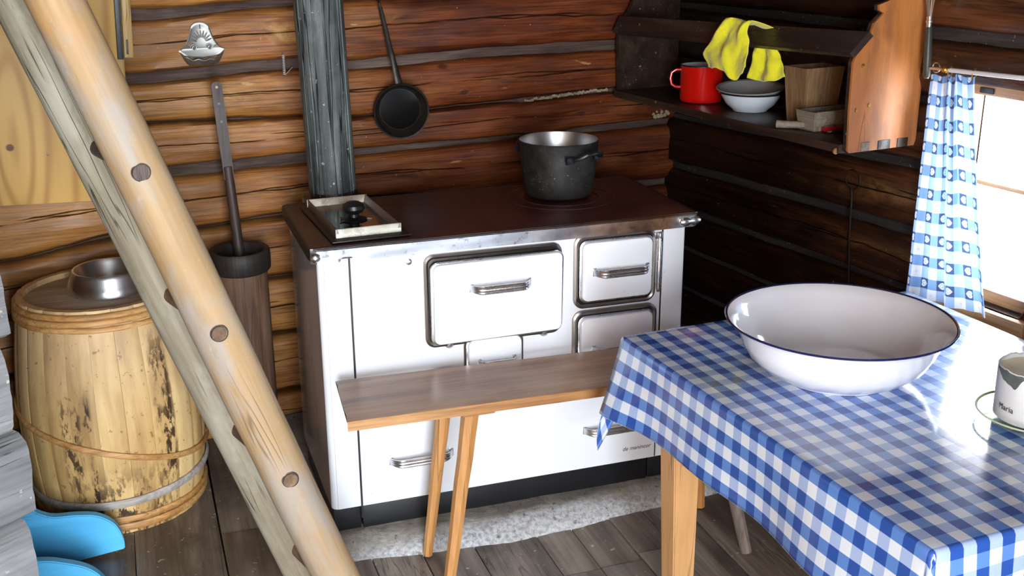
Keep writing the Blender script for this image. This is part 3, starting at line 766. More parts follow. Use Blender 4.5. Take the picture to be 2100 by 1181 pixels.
bar('raised_rim', (-W_, L0, 0), (W_, L0, 0), (0, 1, 0), M_WRIM); bar('raised_rim', (-W_, L1, 0), (W_, L1, 0), (0, -1, 0), M_WRIM)
bar('side_rim', (-W_, L0+.001, 0), (-W_, L1-.001, 0), (1, 0, 0), M_DARKFRAME); bar('side_rim', (W_, L0+.001, 0), (W_, L1-.001, 0), (-1, 0, 0), M_DARKFRAME)  # sides in darker steel: their dark reflections are put into the colour
MB_().box((-W_+.006, L0+.006, .004), (W_-.006, L1-.006, .007)).build('mirror_plate', chrome('polished_steel', 'a9aaa6', .07), lid)
MB_().lathe([(0, .007), (.036, .007), (.038, .010), (.030, .013), (.016, .016), (.014, .024), (.026, .030), (.032, .040), (.030, .050), (.018, .058), (0, .060)], 36, (.0, -.02, 0)).build('knob', M_BLACK, lid)
for a in (-.3, 2.2, 3.6): MB_().tube([(.03*cos(a), -.02+.03*sin(a), .010), (.05*cos(a), -.02+.05*sin(a), .0085)], .0018, 6).build('knob_clip', M_CHROME, lid)

# flue pipe
pipe = thing('flue_pipe', 'streaked grey metal flue pipe rising from the back left of the stove', 'pipe', loc=(.140, .508, .902))
MB_().box((.055, SD-.002, Z(.74)), (.225, SD+.085, Z(.8995)), .006).build('flue_box', M_BLACK, stove)
lean = Matrix.Rotation(radians(-1.3), 4, 'Y')
MB_().lathe([(.0705, .0), (.0712, .01), (.0708, .3), (.0712, .62), (.0705, 1.365)], 56, M=lean).build('pipe_tube', M_PIPE, pipe)
MB_().shell([(.086, .0), (.084, .008), (.074, .012), (.0722, .022), (.0722, .03)], 56, M=lean).build('collar', M_SOOT, pipe)
mb = MB_()
for k in range(7):
    a = -pi/2+(-1.1+k*.34)+.12*sin(k*3); x0_, y0_ = .0712*cos(a), .0712*sin(a)
    mb.tube([lean @ Vector((x0_+.0015*nz(z*5, k, 1), y0_, z)) for z in [.02+.06*i for i in range(22)]], .0016, 5)
mb.build('seam_ridge', M_PIPE, pipe)

# cooking pot
pot = thing('cooking_pot', 'soot-blackened aluminium cooking pot on the right of the stove top', 'pot', loc=(.802, .325, .9025), rz=radians(-2))
MB_().lathe([(0, 0), (.09, .0), (.101, .006), (.1065, .02), (.117, .12), (.1215, .166), (.1235, .171), (.122, .173), (.119, .171), (.115, .12), (.1045, .022), (.098, .009), (0, .006)], 72).build('pot_body', M_POT, pot)
MB_().shell([(.1212, .1712), (.1195, .1722), (.1182, .169), (.1142, .118), (.1038, .022), (.097, .0098), (.05, .0085), (.001, .0085)], 72).build('pot_lining', M_ALU, pot)
for a in (radians(-66), radians(114)):
    e1 = Vector((cos(a), sin(a), 0)); e2 = Vector((-sin(a), cos(a), 0)); c = e1*.1165
    mb = MB_(); mb.tube([c+e2*(-.052)+Vector((0, 0, .130)), c+e1*.020+e2*(-.046)+Vector((0, 0, .136)), c+e1*.036+e2*(-.028)+Vector((0, 0, .147)), c+e1*.040+Vector((0, 0, .150)), c+e1*.036+e2*.028+Vector((0, 0, .147)), c+e1*.020+e2*.046+Vector((0, 0, .136)), c+e2*.052+Vector((0, 0, .130))], .0062, 10)
    for s in (-1, 1): mb.box((-.022, -.003, -.010), (.012, .004, .010), .002, Matrix.Translation(c+e1*.002+e2*(.058*s)+Vector((0, 0, .130))) @ Matrix.Rotation(a+pi/2, 4, 'Z'))
    mb.build('handle', M_BLACK, pot)

# ---------------------------------------------------------------- bench
bench = thing('bench', 'narrow brown wooden bench on splayed legs in front of the white stove', 'bench', loc=(0, 0, 0))
zb = .55; th = .030
P0, P1, P2, P3 = (.02, -.062), (.0, -.325), (1.17, -.352), (1.20, -.115)
def seat(u, v):
    a = Vector(P0).lerp(Vector(P3), u); b = Vector(P1).lerp(Vector(P2), u); return a.lerp(b, v)
mb = MB_(); nu, nv = 60, 8
def top(u, v): p = seat(u, v); return (p.x+.004*nz(v*4, 0, 3)*(u < .02), p.y, zb-.003*(abs(2*v-1)**8)-.002*(abs(2*u-1)**60)+.0008*nz(u*14, v*3, 1))
def botm(u, v): p = seat(.012+u*.98, .0+v*1); return (p.x, p.y, zb-th+.0008*nz(u*14, v*3, 7))
mb.grid(top, nu, nv); n0 = len(mb.v); mb.grid(botm, nu, nv)
I = lambda i, j: j*(nu+1)+i
edge = [I(i, 0) for i in range(nu+1)]+[I(nu, j) for j in range(1, nv+1)]+[I(i, nv) for i in range(nu-1, -1, -1)]+[I(0, j) for j in range(nv-1, 0, -1)]
mb.f += [(edge[k], edge[(k+1) % len(edge)], edge[(k+1) % len(edge)]+n0, edge[k]+n0) for k in range(len(edge))]
seat_o = mb.build('seat', M_BENCHTOP, bench)
# pale sawn edge of the seat board
mb = MB_()
for k in range(nu):
    a, b = seat(k/nu, 1), seat((k+1)/nu, 1)
    mb.add([(a.x, a.y-.0012, zb-.004), (b.x, b.y-.0012, zb-.004), (b.x, b.y-.0012, zb-th+.0005), (a.x, a.y-.0012, zb-th+.0005)], [(0, 1, 2, 3)])
for k in range(8):
    a, b = seat(0, k/8), seat(0, (k+1)/8)
    mb.add([(a.x-.0012, a.y, zb-.004), (b.x-.0012, b.y, zb-.004), (b.x+.013, b.y, zb-th), (a.x+.013, a.y, zb-th)], [(0, 1, 2, 3)])
o = mb.build('seat_edge', M_PINE, seat_o); o['label'] = 'paler sawn front edge of the seat'
for x in (.33, 1.04):
    MB_().box((x-.035, -.322, zb-th-.011), (x+.052, -.11, zb-th), .004).build('cleat', M_PINE, bench)
def leg(top_, foot, r0, r1, mat, nm='leg', n=8, up=.0):
    t, f = Vector(top_), Vector(foot); mb = MB_()
    mb.tube([t.lerp(f, k/8) + Vector((.002*nz(k, 1, t.x), .002*nz(k, 5, t.y), 0)) for k in range(9)], lambda q: r0+(r1-r0)*q, n, flat=.9)
    for v in mb.v: v.z = max(v.z, f.z)
    return mb.build(nm, mat, bench, auto=30)
leg((.298, -.150, zb-th-.01), (.242, -.118, .006), .024, .0155, M_PINEV)
leg((.326, -.285, zb-th-.01), (.240, -.330, .001), .026, .0165, M_PINEV, n=7)
leg((1.05, -.150, zb-th-.01), (1.095, -.125, .004), .024, .019, M_PINEV)
leg((1.02, -.27, zb-th-.01), (1.10, -.398, .001), .024, .019, M_LEGGREY, n=12)

# ---------------------------------------------------------------- table, cloth and what stands on it
TT = Matrix.Translation((.652, -.506, 0)) @ Matrix.Rotation(.0643, 4, 'Z')
table = thing('table', 'small wooden table with pale square legs under the blue checked oilcloth', 'table', M=TT)
TW, TL, TZ = .86, 1.045, .748
MB_().box((.008, -TL+.008, TZ-.028), (TW-.008, -.008, TZ-.004), .003).build('tabletop', M_PINE, table)
mb = MB_()
for a, b in (((.05, -.07, 0), (TW-.05, -.05, 0)), ((.05, -TL+.05, 0), (TW-.05, -TL+.07, 0)), ((.05, -TL+.07, 0), (.07, -.07, 0)), ((TW-.07, -TL+.07, 0), (TW-.05, -.07, 0))):
    mb.box((a[0], a[1], TZ-.12), (b[0], b[1], TZ-.028), .002)
mb.build('apron', M_PINE, table)
def tleg(x, y, dx, dy):
    w0_, w1_ = .038, .029; vs = []
    for z, w_, ox, oy in ((TZ-.028, w0_, 0, 0), (TZ-.13, w0_, 0, 0), (0, w1_, dx, dy)):
        c = .007
        for sx, sy in ((-1, -1), (1, -1), (1, 1), (-1, 1)):
            vs.append(Vector((x+ox+sx*w_*1, y+oy+sy*w_, z)))
    fs = [(0, 1, 2, 3), (8, 9, 10, 11)]+[(k*4+i, k*4+(i+1) % 4, k*4+4+(i+1) % 4, k*4+4+i) for k in range(2) for i in range(4)]
    bm = bmesh.new(); bv = [bm.verts.new(v) for v in vs]
    for f in fs: bm.faces.new([bv[i] for i in f])
    bmesh.ops.bevel(bm, geom=list(bm.edges), offset=.003, segments=2, affect='EDGES'); bm.verts.index_update()
    m_ = MB_().add([v.co.copy() for v in bm.verts], [[v.index for v in f.verts] for f in bm.faces]); bm.free()
    return m_.build('leg', M_PINEL, table)
tleg(.112, -.088, .014, -.004); tleg(.112, -TL+.09, .014, .004); tleg(TW-.1, -.09, -.012, -.004); tleg(TW-.1, -TL+.09, -.012, .004)

OV = .195
def cloth_pt(u, v):      # u across 0..TW (+overhang), v toward the camera 0..TL (+overhang)
    a = -u if u < 0 else (u-TW if u > TW else 0); b = -v if v < 0 else (v-TL if v > TL else 0)
    cx = min(max(u, 0), TW); cy = min(max(v, 0), TL); sx = -1 if u < 0 else 1; sy = -1 if v < 0 else 1
    z = TZ+.0015; x, y = cx, cy
    R = .007
    def drop(d):         # rounded edge, then hanging
        if d < R*1.57: t = d/R; return R*sin(t), -R*(1-cos(t))
        return R+(d-R*1.57)*.06, -R-(d-R*1.57)*.998
    if a and b:
        d = sqrt(a*a+b*b); t = math.atan2(b, a); k = sin(2*t); dd = max(a, b)+(d-max(a, b))*.95
        far = v < 0 and u < 0; dd *= 1+(.20*k**4 if far else 0); o, h = drop(dd)
        flare = (.20 if far else .22)*max(0, dd-.02)*k**1.5
        x += sx*(o*cos(t)+flare*(.50 if far else .5)); y += sy*(o*sin(t)+flare*(.25 if far else .8)); z += h+flare*.18
        # the spare corner folds back on itself
        x += .016*sin(4*t)*dd/OV*sx
    elif a:
        o, h = drop(a); f = a/OV
        wv = (.010*sin(v*7.5+.6)+.006*sin(v*17+1)+.010*nz(v*3, 2, 1))*f
        fl = math.exp(-(v/.10)**2)*.035*f**1.3 if sx < 0 else 0
        x += sx*(o+wv+fl); z += h+.004*f*sin(v*7)
    elif b:
        o, h = drop(b); f = b/OV; y += sy*(o+(.010*sin(u*9+1)+.006*sin(u*21))*f); z += h
        if sy < 0: y += -.01*f
    else: z += .0006*nz(u*5, v*5, 2)
    return (x, -y, z)
us = [-OV+OV*k/22 for k in range(22)]+[-.004, 0]+[TW*k/40 for k in range(1, 41)]+[TW+.004]+[TW+OV*k/14 for k in range(1, 15)]
vsn = [-OV+OV*k/22 for k in range(22)]+[-.004, 0]+[TL*k/60 for k in range(1, 61)]+[TL+.004]+[TL+OV*k/18 for k in range(1, 19)]
verts, uvs_ = [], []
for v in vsn:
    for u in us: verts.append(cloth_pt(u, v)); uvs_.append((u+.0275+1.11, v+.012+1.11))
nu = len(us); faces = [(j*nu+i, j*nu+i+1, (j+1)*nu+i+1, (j+1)*nu+i) for j in range(len(vsn)-1) for i in range(nu-1)]
cloth = obj('tablecloth', verts, faces, M_GING, None, True, {'uv': uvs_})
cloth.matrix_world = TT
sm = cloth.modifiers.new('thickness', 'SOLIDIFY'); sm.thickness = .0012; sm.offset = 1
tag(cloth, 'blue and white gingham oilcloth hanging over the edges of the table', 'tablecloth')

basin = thing('wash_basin', 'large white enamel wash basin with a navy rim on the checked tablecloth', 'basin', loc=(.995, -.872, .7515))
MB_().lathe([(0, .004), (.118, .004), (.120, 0), (.128, 0), (.132, .006), (.165, .020), (.192, .045), (.208, .075), (.222, .108), (.236, .124), (.243, .128), (.2425, .1295),
             (.235, .1262), (.219, .110), (.204, .077), (.187, .048), (.160, .025), (.125, .012), (.09, .010), (0, .010)], 96).build('bowl', M_WHITE, basin)
bo = MB_().shell([(.2405, .1270), (.2435, .1255), (.2462, .1268), (.2470, .1292), (.2455, .1314), (.2425, .1308), (.2405, .1290)], 96).build('rim', M_NAVY, basin); bo['label'] = 'navy blue rolled rim'
mb = MB_()
for a, r, z, q in ((-2.3, .1, .0103, .0024), (2.15, .13, .0142, .0026)):
    MB_().lathe([(q, 0), (q*.6, .0005), (0, .0007)], 10, (r*cos(a), r*sin(a), z)).build('chip', M_BLACK, basin)

candle = thing('candle_dish', 'clear glass saucer under the burnt-down candle at the right edge', 'dish', loc=(1.218, -1.222, .7515))
MB_().lathe([(0, 0), (.055, 0), (.075, .004), (.098, .012), (.106, .019), (.109, .021), (.1085, .024), (.105, .0235), (.096, .0165), (.072, .009), (.05, .006), (0, .006)], 72).build('saucer', M_DISH, candle)
MB_().shell([(.1045, .0205), (.1085, .0212), (.1095, .0225), (.1085, .0245), (.1055, .0240)], 72).build('saucer_rim', plain('pale_green_glass_edge', 'c9dcb4', .12, 0, .1, Coat_Weight=.5), candle)
cj = thing('candle', 'wide white jar candle with a sooty melted rim standing in the glass saucer', 'candle', loc=(1.220, -1.224, .7640))
n = 72; vs, fs = [], []
def jar_top(a): return .106+.006*nz(cos(a)*2, sin(a)*2, 4)+.003*nz(cos(a)*7, sin(a)*7, 1)
rings = [(.074, 0), (.078, .003), (.0790, .5), (.0795, 1.0), (.0785, 1.02), (.075, 1.0), (.074, .75)]
for r, h in rings:
    for k in range(n):
        a = 2*pi*k/n; vs.append((r*cos(a), r*sin(a), h if h < .01 else (jar_top(a)*h)))
for i in range(len(rings)-1):
    for k in range(n): fs.append((i*n+k, i*n+(k+1) % n, (i+1)*n+(k+1) % n, (i+1)*n+k))
fs.append(tuple(range(n)))
MB_().add(vs, fs).build('jar', M_JAR, cj)
mb = MB_()
mb.grid(lambda u, v: ((.0745*v)*cos(2*pi*u), (.0745*v)*sin(2*pi*u), .086+.012*v**3+.003*nz(cos(2*pi*u)*v*3, sin(2*pi*u)*v*3, 1)), 48, 10); mb.build('wax', M_WAX, cj)
MB_().tube([(-.01, .0, .086), (-.009, .001, .096), (-.004, .0, .101)], .0014, 6).build('wick', M_BLACK, cj)
mb = MB_()       # soot smear running down the jar under the rim
def smear(u, v):
    a = radians(150)+radians(65)*u; lo = .020*sin(pi*min(1, u*1.15))**2+.016*math.exp(-((u-.68)/.11)**2)+.004
    z = jar_top(a)*1.003-lo*v; r = .0802
    return (r*cos(a), r*sin(a), z)
mb.grid(smear, 36, 8); mb.build('soot_smear', M_SMUT, cj)
def wrap(c): a = radians(168)+c.x/.0795; r = .0797+c.z; return Vector((r*cos(a), r*sin(a), .026+c.y))
text_mesh('Maria', .017, M_INK, cj, 'lettering', map_=wrap, ext=.0001)

# ---------------------------------------------------------------- wall cabinet of yellow pine
CM = MB @ Matrix.Translation((-.447, 0, .898)) @ Matrix.Rotation(radians(2.6), 4, 'Y')
cab = thing('wall_cabinet', 'yellow varnished pine wall cabinet with knotty flat door, hung upper left behind the ladder', 'cabinet', M=CM)
MB_().box((-.62, -.100, .0), (0, -.012, .95), .003).build('body', M_YPINE, cab)
MB_().box((-.60, -.118, -.002), (-.021, -.101, .93), .002).build('door', M_DOORPINE, cab)
MB_().box((.0, -.112, .425), (.026, -.06, .95), .002).build('side_batten', M_YPINE, cab)
MB_().box((-.019, -.114, .42), (-.003, -.1, .95), .001).box((.006, -.1135, .435), (.012, -.11, .478), .001).build('hinge', M_BLACK, cab)
MB_().lathe([(0, 0), (.004, 0), (.003, .002), (0, .003)], 10, M=Matrix.Translation((-.235, -.118, .145)) @ Matrix.Rotation(pi/2, 4, 'X')).build('nail', M_STEEL, cab)

# ---------------------------------------------------------------- ladder
lad = thing('ladder', 'round-pole wooden ladder leaning across the left side in front of the barrel', 'ladder', loc=(0, 0, 0))
def lx(z, off=0): return -.065-(z-.185)*.339+off
def pole(nm, y, off, r, mat, seed, groove=False):
    n, m = 120, 26; vs, fs = [], []
    A = Vector((lx(0, off), y, 0)); B = Vector((lx(2.2, off), y, 2.2)); t = (B-A).normalized(); a = Vector((0, -1, 0)); b = t.cross(a).normalized()
    for i in range(n+1):
        p = A.lerp(B, i/n); L = i/n*2.3
        for k in range(m):
            q = 2*pi*k/m; rr = r*(1+.05*nz(cos(q)*.8, sin(q)*.8+L*1.4, seed)+.025*nz(cos(q)*3, sin(q)*3+L*6, seed+3))
            if groove: rr -= r*.16*max(0, 1-abs(((q-.55+pi) % (2*pi))-pi)/.22)
            vs.append(p+a*rr*cos(q)+b*rr*sin(q)+b*.006*nz(L*1.3, seed, 8))
    for i in range(n):
        for k in range(m): fs.append((i*m+k, i*m+(k+1) % m, (i+1)*m+(k+1) % m, (i+1)*m+k))
    fs += [tuple(range(m)), tuple(n*m+k for k in range(m))]
    # object axis along the pole so that the grain follows it
    M = Matrix((b.cross(t).normalized()*-1, b*-1, t)).transposed(); M = Matrix((a, b, a.cross(b))).transposed().to_4x4()
    M.translation = A; Mi = M.inverted()
    o = obj(nm, [Mi @ v for v in vs], fs, mat, lad, True, auto=60); o.matrix_local = M; return o
fp = pole('side_pole', -.42, 0, .054, M_RAIL, 3.0)
rp = pole('side_pole', -.12, -.104, .046, M_RAILG, 9.0, True); rp['label'] = 'greyed rear side pole with a long groove'
for k, z in enumerate((.118, .488, .863, 1.226, 1.59, 1.95)):
    e = -.4762 if k not in (3,) else -.4782
    x = lx(z)+.004
    r_ = .0165
    MB_().tube([(x, e, z+.004), (x-.040, -.30, z), (x-.085, -.155, z), (x-.100, -.105, z)], lambda q: r_+.002*sin(pi*q), 14).build('rung', M_CHURNROD if k == 3 else M_RUNG, lad)  # one darker rung: its colour stands in for shade inside an open hole
    MB_().shell([(r_+.0005, -.001), (r_+.003, .0), (r_+.0035, .003), (r_+.0035, .008)], 24, M=Matrix.Translation((x, -.4730, z+.004)) @ Matrix.Rotation(-pi/2, 4, 'X')).build('mortise_edge', M_CHURNRIM, lad)

# ---------------------------------------------------------------- barrel
BC = (-.562, .535)
bar = thing('barrel', 'pale wooden stave barrel with tar stains and wooden hoops, standing left of the stove', 'barrel', loc=(BC[0], BC[1], 0))
def BR(z): t = z/.69; return .236+.034*sin(pi*min(1, max(0, t))**.92)*1.0 - .010*t
NS = 22
for k in range(NS):
    a0 = 2*pi*k/NS; da = 2*pi/NS; vs, fs = [], []; na, nzv = 6, 16
    off = .0012*sin(k*5.3)
    for j in range(nzv+1):
        z = .69*j/nzv; R = BR(z)+off
        for i in range(na+1):
            u = i/na; a = a0+da*(u*.992+.004); e = min(u, 1-u)
            rr = R-(.0025 if e < .01 else 0)-.0004*nz(a*9, z*7, k)
            vs.append((rr*cos(a), rr*sin(a), z))
        for i in range(na, -1, -1):
            a = a0+da*(i/na*.992+.004); vs.append(((R-.020)*cos(a), (R-.020)*sin(a), z))
    m = 2*(na+1)
    for j in range(nzv):
        for i in range(m): fs.append((j*m+i, j*m+(i+1) % m, (j+1)*m+(i+1) % m, (j+1)*m+i))
    fs += [tuple(range(m)), tuple(nzv*m+i for i in range(m))]
    obj('stave', vs, fs, M_STAVE, bar, True, auto=40)
def hoop(z0, w_, th_, mat, kx=0, ky=0, a0=0, a1=2*pi, lift=0, k2=0):
    n = 90; vs, fs = [], []
    sec = [(-.5, 0), (-.5, .6), (-.25, 1), (.25, 1), (.5, .6), (.5, 0)]
    for i in range(n+1):
        a = a0+(a1-a0)*i/n; zc = z0+kx*cos(a)+ky*sin(a)+k2*cos(2*a)+.0015*nz(a*3, z0*9, 1)
        for s, t in sec:
            z = zc+s*w_; R = BR(z)+lift+t*th_+.0008*nz(a*6, s, z0); vs.append((R*cos(a), R*sin(a), z))
    m = len(sec)
    for i in range(n):
        for k in range(m): fs.append((i*m+k, i*m+(k+1) % m, (i+1)*m+(k+1) % m, (i+1)*m+k))
    fs += [tuple(range(m)), tuple(n*m+k for k in range(m))]
    return obj('hoop', vs, fs, mat, bar, True, auto=45)
hoop(.674, .016, .010, M_HOOP); hoop(.656, .017, .010, M_HOOP, kx=.002); hoop(.637, .015, .008, M_HOOP, kx=-.002)
hoop(.292, .018, .008, M_HOOP, kx=-.085, ky=.035, lift=.0015, k2=-.012)
h = hoop(.118, .026, .008, M_HOOPG, ky=.01, kx=.012, lift=.002); h['label'] = 'weathered grey hoop'
hoop(.052, .020, .010, M_HOOP); hoop(.025, .024, .012, M_HOOP)
MB_().lathe([(0, .645), (.214, .645), (.214, .671), (.21, .673), (0, .674)], 64).build('lid', M_LID, bar)
hw = MB_()
bowl = thing('steel_bowl', 'shiny stainless steel pet bowl with flared base on the barrel lid', 'bowl', loc=(-.528, .572, .6755))
MB_().lathe([(.118, .006), (.124, .0), (.1245, .006), (.118, .022), (.108, .050), (.1055, .058), (.103, .0605), (.098, .0595), (.092, .050), (.084, .022), (.076, .012), (0, .010)][1:], 72).build('bowl', M_STEEL, bowl)

# ---------------------------------------------------------------- butter churn
ch = thing('butter_churn', 'tall round wooden butter churn with dark rim between the barrel and the stove', 'churn', loc=(-.138, .700, 0))
MB_().lathe([(0, .0), (.078, .0), (.080, .005), (.082, .3), (.0835, .655), (.070, .656), (.069, .10), (0, .10)], 48).build('tub', M_CHURN, ch)
MB_().lathe([(.083, .0), (.094, .002), (.0955, .02), (.095, .075), (.090, .085), (.0835, .087)], 48).build('foot_band', M_CHURNRIM, ch)
MB_().shell([(.0832, .645), (.0905, .648), (.0955, .655), (.0970, .69), (.096, .712), (.092, .718), (.080, .716), (.0735, .705), (.0700, .68), (.0695, .655)], 56).build('rim', M_CHURNRIM, ch)
MB_().lathe([(0, .668), (.069, .668), (.069, .678), (.02, .680), (0, .680)], 40).build('churn_lid', M_CHURNROD, ch)
mb = MB_()
for a in (.15, 2.9): mb.box((.0822, -.006, .09), (.0850, .006, .645), .001, Matrix.Rotation(a, 4, 'Z'))
mb.build('side_strap', M_SOOT, ch)
rod = thing('churn_plunger', 'long dark churn plunger with a flat perforated grip sticking up out of the churn', 'plunger', loc=(-.136, .695, .682))
RM = Matrix.Rotation(radians(-2.6), 4, 'Y') @ Matrix.Rotation(radians(-4), 4, 'X')
MB_().tube([RM @ Vector((0, 0, z)) for z in (0, .1, .2, .3)], lambda q: .0165-.002*q, 12).build('shaft', M_CHURNROD, rod)
outl = [(-.0150, .26), (.0150, .26), (.0165, .40), (.0160, .54)]+[(.0165*cos(a), .545+.0165*sin(a)) for a in [pi*k/8 for k in range(9)]]+[(-.0160, .54), (-.0165, .40)]
MB_().prism(outl, -.006, .004, RM).build('grip', M_CHURNROD, rod)
for z in (.545, .495, .44): MB_().lathe([(0, 0), (.0042, 0), (.0042, .001), (0, .001)], 12, M=RM @ Matrix.Translation((0, -.0062, z)) @ Matrix.Rotation(pi/2, 4, 'X')).build('peg_hole', M_PINEV if z > .5 else M_BLACK, rod)

# ---------------------------------------------------------------- sky-blue boards at the lower left
blu = thing('painted_stand', 'sky-blue painted wooden stand on two round-ended boards beside the barrel foot', 'stand', loc=(-.78, .1, 0))
def spline(pts, n=6):
    out = []
    for i in range(len(pts)-1):
        p0, p1, p2, p3 = [Vector(pts[max(0, min(len(pts)-1, i+d))]) for d in (-1, 0, 1, 2)]
        for k in range(n):
            t = k/n; out.append(tuple(.5*((2*p1)+(p2-p0)*t+(2*p0-5*p1+4*p2-p3)*t*t+(3*p1-p0-3*p2+p3)*t**3)))
    out.append(tuple(pts[-1])); return out
for y, pts in ((.085, [(-.22, .215), (-.03, .208), (.0, .178), (.04, .156), (.10, .150), (.155, .137), (.195, .105), (.213, .060), (.215, .022)]), (-.115, [(-.22, .16), (.0, .142), (.07, .124), (.13, .094), (.165, .050), (.178, .004)])):
    top_ = spline(pts); ol = top_+[(-.22, .004 if y < 0 else .012)]
    if y > 0: ol = top_+[(.06, .004), (-.22, .004)]
    bm = bmesh.new(); m0 = MB_().prism(ol, y-.014, y+.014); bv = [bm.verts.new(v) for v in m0.v]; [bm.faces.new([bv[i] for i in f]) for f in m0.f]
    bmesh.ops.recalc_face_normals(bm, faces=bm.faces)
    bmesh.ops.bevel(bm, geom=[e for e in bm.edges if e.calc_face_angle(0) > .9], offset=.003, segments=2, affect='EDGES'); bm.verts.index_update()
    MB_().add([v.co.copy() for v in bm.verts], [[v.index for v in f.verts] for f in bm.faces]).build('foot_board', M_BLUE, blu); bm.free()
MB_().box((-.215, -.101, .05), (-.19, .071, .12), .004).build('crossbar', M_BLUE, blu)

# ---------------------------------------------------------------- things hanging on the back wall
def hang(name, label, cat, s, z, y=0, base=MB, rot=0, group=None):
    return thing(name, label, cat, M=base @ Matrix.Translation((s, y, z)) @ Matrix.Rotation(rot, 4, 'Y'), group=group)
OUT = Matrix.Rotation(pi/2, 4, 'X')       # lathe axis turned out of the wall
pan = hang('frying_pan', 'small black iron frying pan hung by its long handle on the back wall', 'pan', .449, 1.096, -.030)
TI = Matrix.Rotation(radians(-10), 4, 'Z') @ Matrix.Rotation(radians(3), 4, 'X')
MB_().lathe([(0, .0), (.070, .0), (.076, .004), (.091, .040), (.0945, .044), (.0935, .047), (.089, .045), (.0735, .009), (.069, .0055)][0:]+[(0, .0055)], 64, M=TI @ OUT).build('pan_body', M_SOOT, pan)
MB_().lathe([(0, .0058), (.0685, .0058), (.0685, .0066), (0, .0066)], 48, M=TI @ OUT).build('cooking_surface', plain('glossy_black_iron', '060708', .1, .0, .1), pan)
hp = [(-.012, -.040, .088), (-.020, -.036, .13), (-.034, -.026, .20), (-.048, -.020, .28), (-.060, -.018, .34)]
mb = MB_()
for (a, b) in zip(hp, hp[1:]):
    pass
vs, fs = [], []
for i, p in enumerate(hp):
    w_ = .013-.0016*i
    for dx, dy in ((-w_, 0), (-w_*.5, -.004), (w_*.5, -.004), (w_, 0), (0, .003)): vs.append((p[0]+dx, p[1]+dy, p[2]))
for i in range(len(hp)-1):
    for k in range(5): fs.append((i*5+k, i*5+(k+1) % 5, (i+1)*5+(k+1) % 5, (i+1)*5+k))
fs += [(0, 1, 2, 3, 4), tuple(20+k for k in range(5))]
mb.add(vs, fs); mb.tube([(-.060, -.018, .335), (-.062, -.020, .352), (-.066, -.010, .362), (-.058, -.002, .362)], .0035, 8)
mb.build('handle', M_SOOT, pan)
nail = hang('nail', 'dark iron nail holding up the frying pan', 'nail', .392, 1.456, 0)
MB_().tube([(0, .004, -.004), (0, -.030, .0), (.010, -.040, .012), (.018, -.042, .028)], .0025, 8).build('shank', M_SOOT, nail)

tin = hang('tin_wall_dish', 'embossed silvery tin wall dish with scalloped lip above the butter churn', 'dish', -.187, 1.338, -.012)
half = [(0, .0705), (.014, .068), (.025, .060), (.031, .048), (.037, .028), (.048, .006), (.060, -.008), (.072, -.014)]
sp = spline(half, 5); lip = [(.068, -.020), (.055, -.030), (.04, -.036), (.0, -.040)]
R_ = sp+lip; ol = R_+[(-x, z) for x, z in R_[::-1][1:-1]]
n = len(ol); mb = MB_(); L = [(1.0, .0, 0), (1.0, -.003, 0), (.93, -.0045, 0), (.88, -.003, 0)]
vs = [Vector((x*s, y, z*s+.002*(1-s))) for s, y, _ in L for x, z in ol]
mb.add(vs, [(k*n+i, k*n+(i+1) % n, (k+1)*n+(i+1) % n, (k+1)*n+i) for k in range(3) for i in range(n)]+[tuple(range(n)), tuple(3*n+i for i in range(n))])
bp = mb.build('back_plate', M_PEWTER, tin, auto=50)
for k in range(9):
    a = radians(18+k*18); c_ = Vector((.0, 0, .008)); d_ = Vector((cos(a), 0, sin(a)*1.1))
    MB_().tube([c_+d_*r+Vector((0, -.0035, 0)) for r in (.014, .020, .028, .035)], lambda q: .0008+.0022*sin(pi*min(1, q*.8+.15)), 8).build('ray', M_PEWTER, bp)
for sx in (-1, 1):
    mb = MB_(); mb.tube([(sx*(.024+(.0095-.001*k*.45)*cos(k*.6)*sx*-1), -.0055-.0003*k, -.005+(.0095-.001*k*.45)*sin(k*.6)) for k in range(18)], .0024, 8); mb.build('rosette', M_PEWTER, bp)
    MB_().tube([(sx*.038, -.004, -.004), (sx*.047, -.005, -.001), (sx*.055, -.004, -.006)], .0022, 8).build('scroll', M_PEWTER, bp)
MB_().prism([(-.002, .050), (.002, .050), (.0014, .058), (.0022, .062), (0, .065), (-.0022, .062), (-.0014, .058)], -.0052, -.004).build('keyhole', M_BLACK, bp)
mb = MB_()
def cup(u, v):
    a = pi*u; r = .066*(.62+.38*v**.6)+.0018*sin(u*40)*v; dep = .028*(.55+.45*v)
    return (-r*cos(a), -.003-dep*sin(a)**.8-.0, -.060+.018*v+.0028*sin(u*34)*v*v+.020*v*abs(cos(a))**4)
mb.grid(cup, 60, 12)
def cupb(u, v): a = pi*u; r = .066*.62*v; return (-r*cos(a), -.003-.028*.55*sin(a)**.8*v, -.058)
mb.grid(cupb, 60, 3)
c = mb.build('cup', M_PEWTER, tin, auto=80); sm = c.modifiers.new('t', 'SOLIDIFY'); sm.thickness = .0012

M_ZINC = plain('zinc_wire', 'd9dade', .35, .4, .05)
spr = hang('coil_spring', 'small shiny coil spring hanging on the log wall just left of the flue pipe', 'spring', .065, 1.229, -.026)
MB_().tube([(.0042*cos(t*pi/4), .0042*sin(t*pi/4), .004+.064*t/(8*12)) for t in range(8*12)], .0012, 5).build('coil', M_ZINC, spr)
MB_().tube([(.002, 0, .003), (.012, .004, .010), (.030, .016, .024)], .0014, 6).build('wire_tail', M_ZINC, spr)
MB_().tube([(0, 0, .068), (0, .01, .072), (0, .028, .072)], .0012, 6).build('hook', M_CHROME, spr)

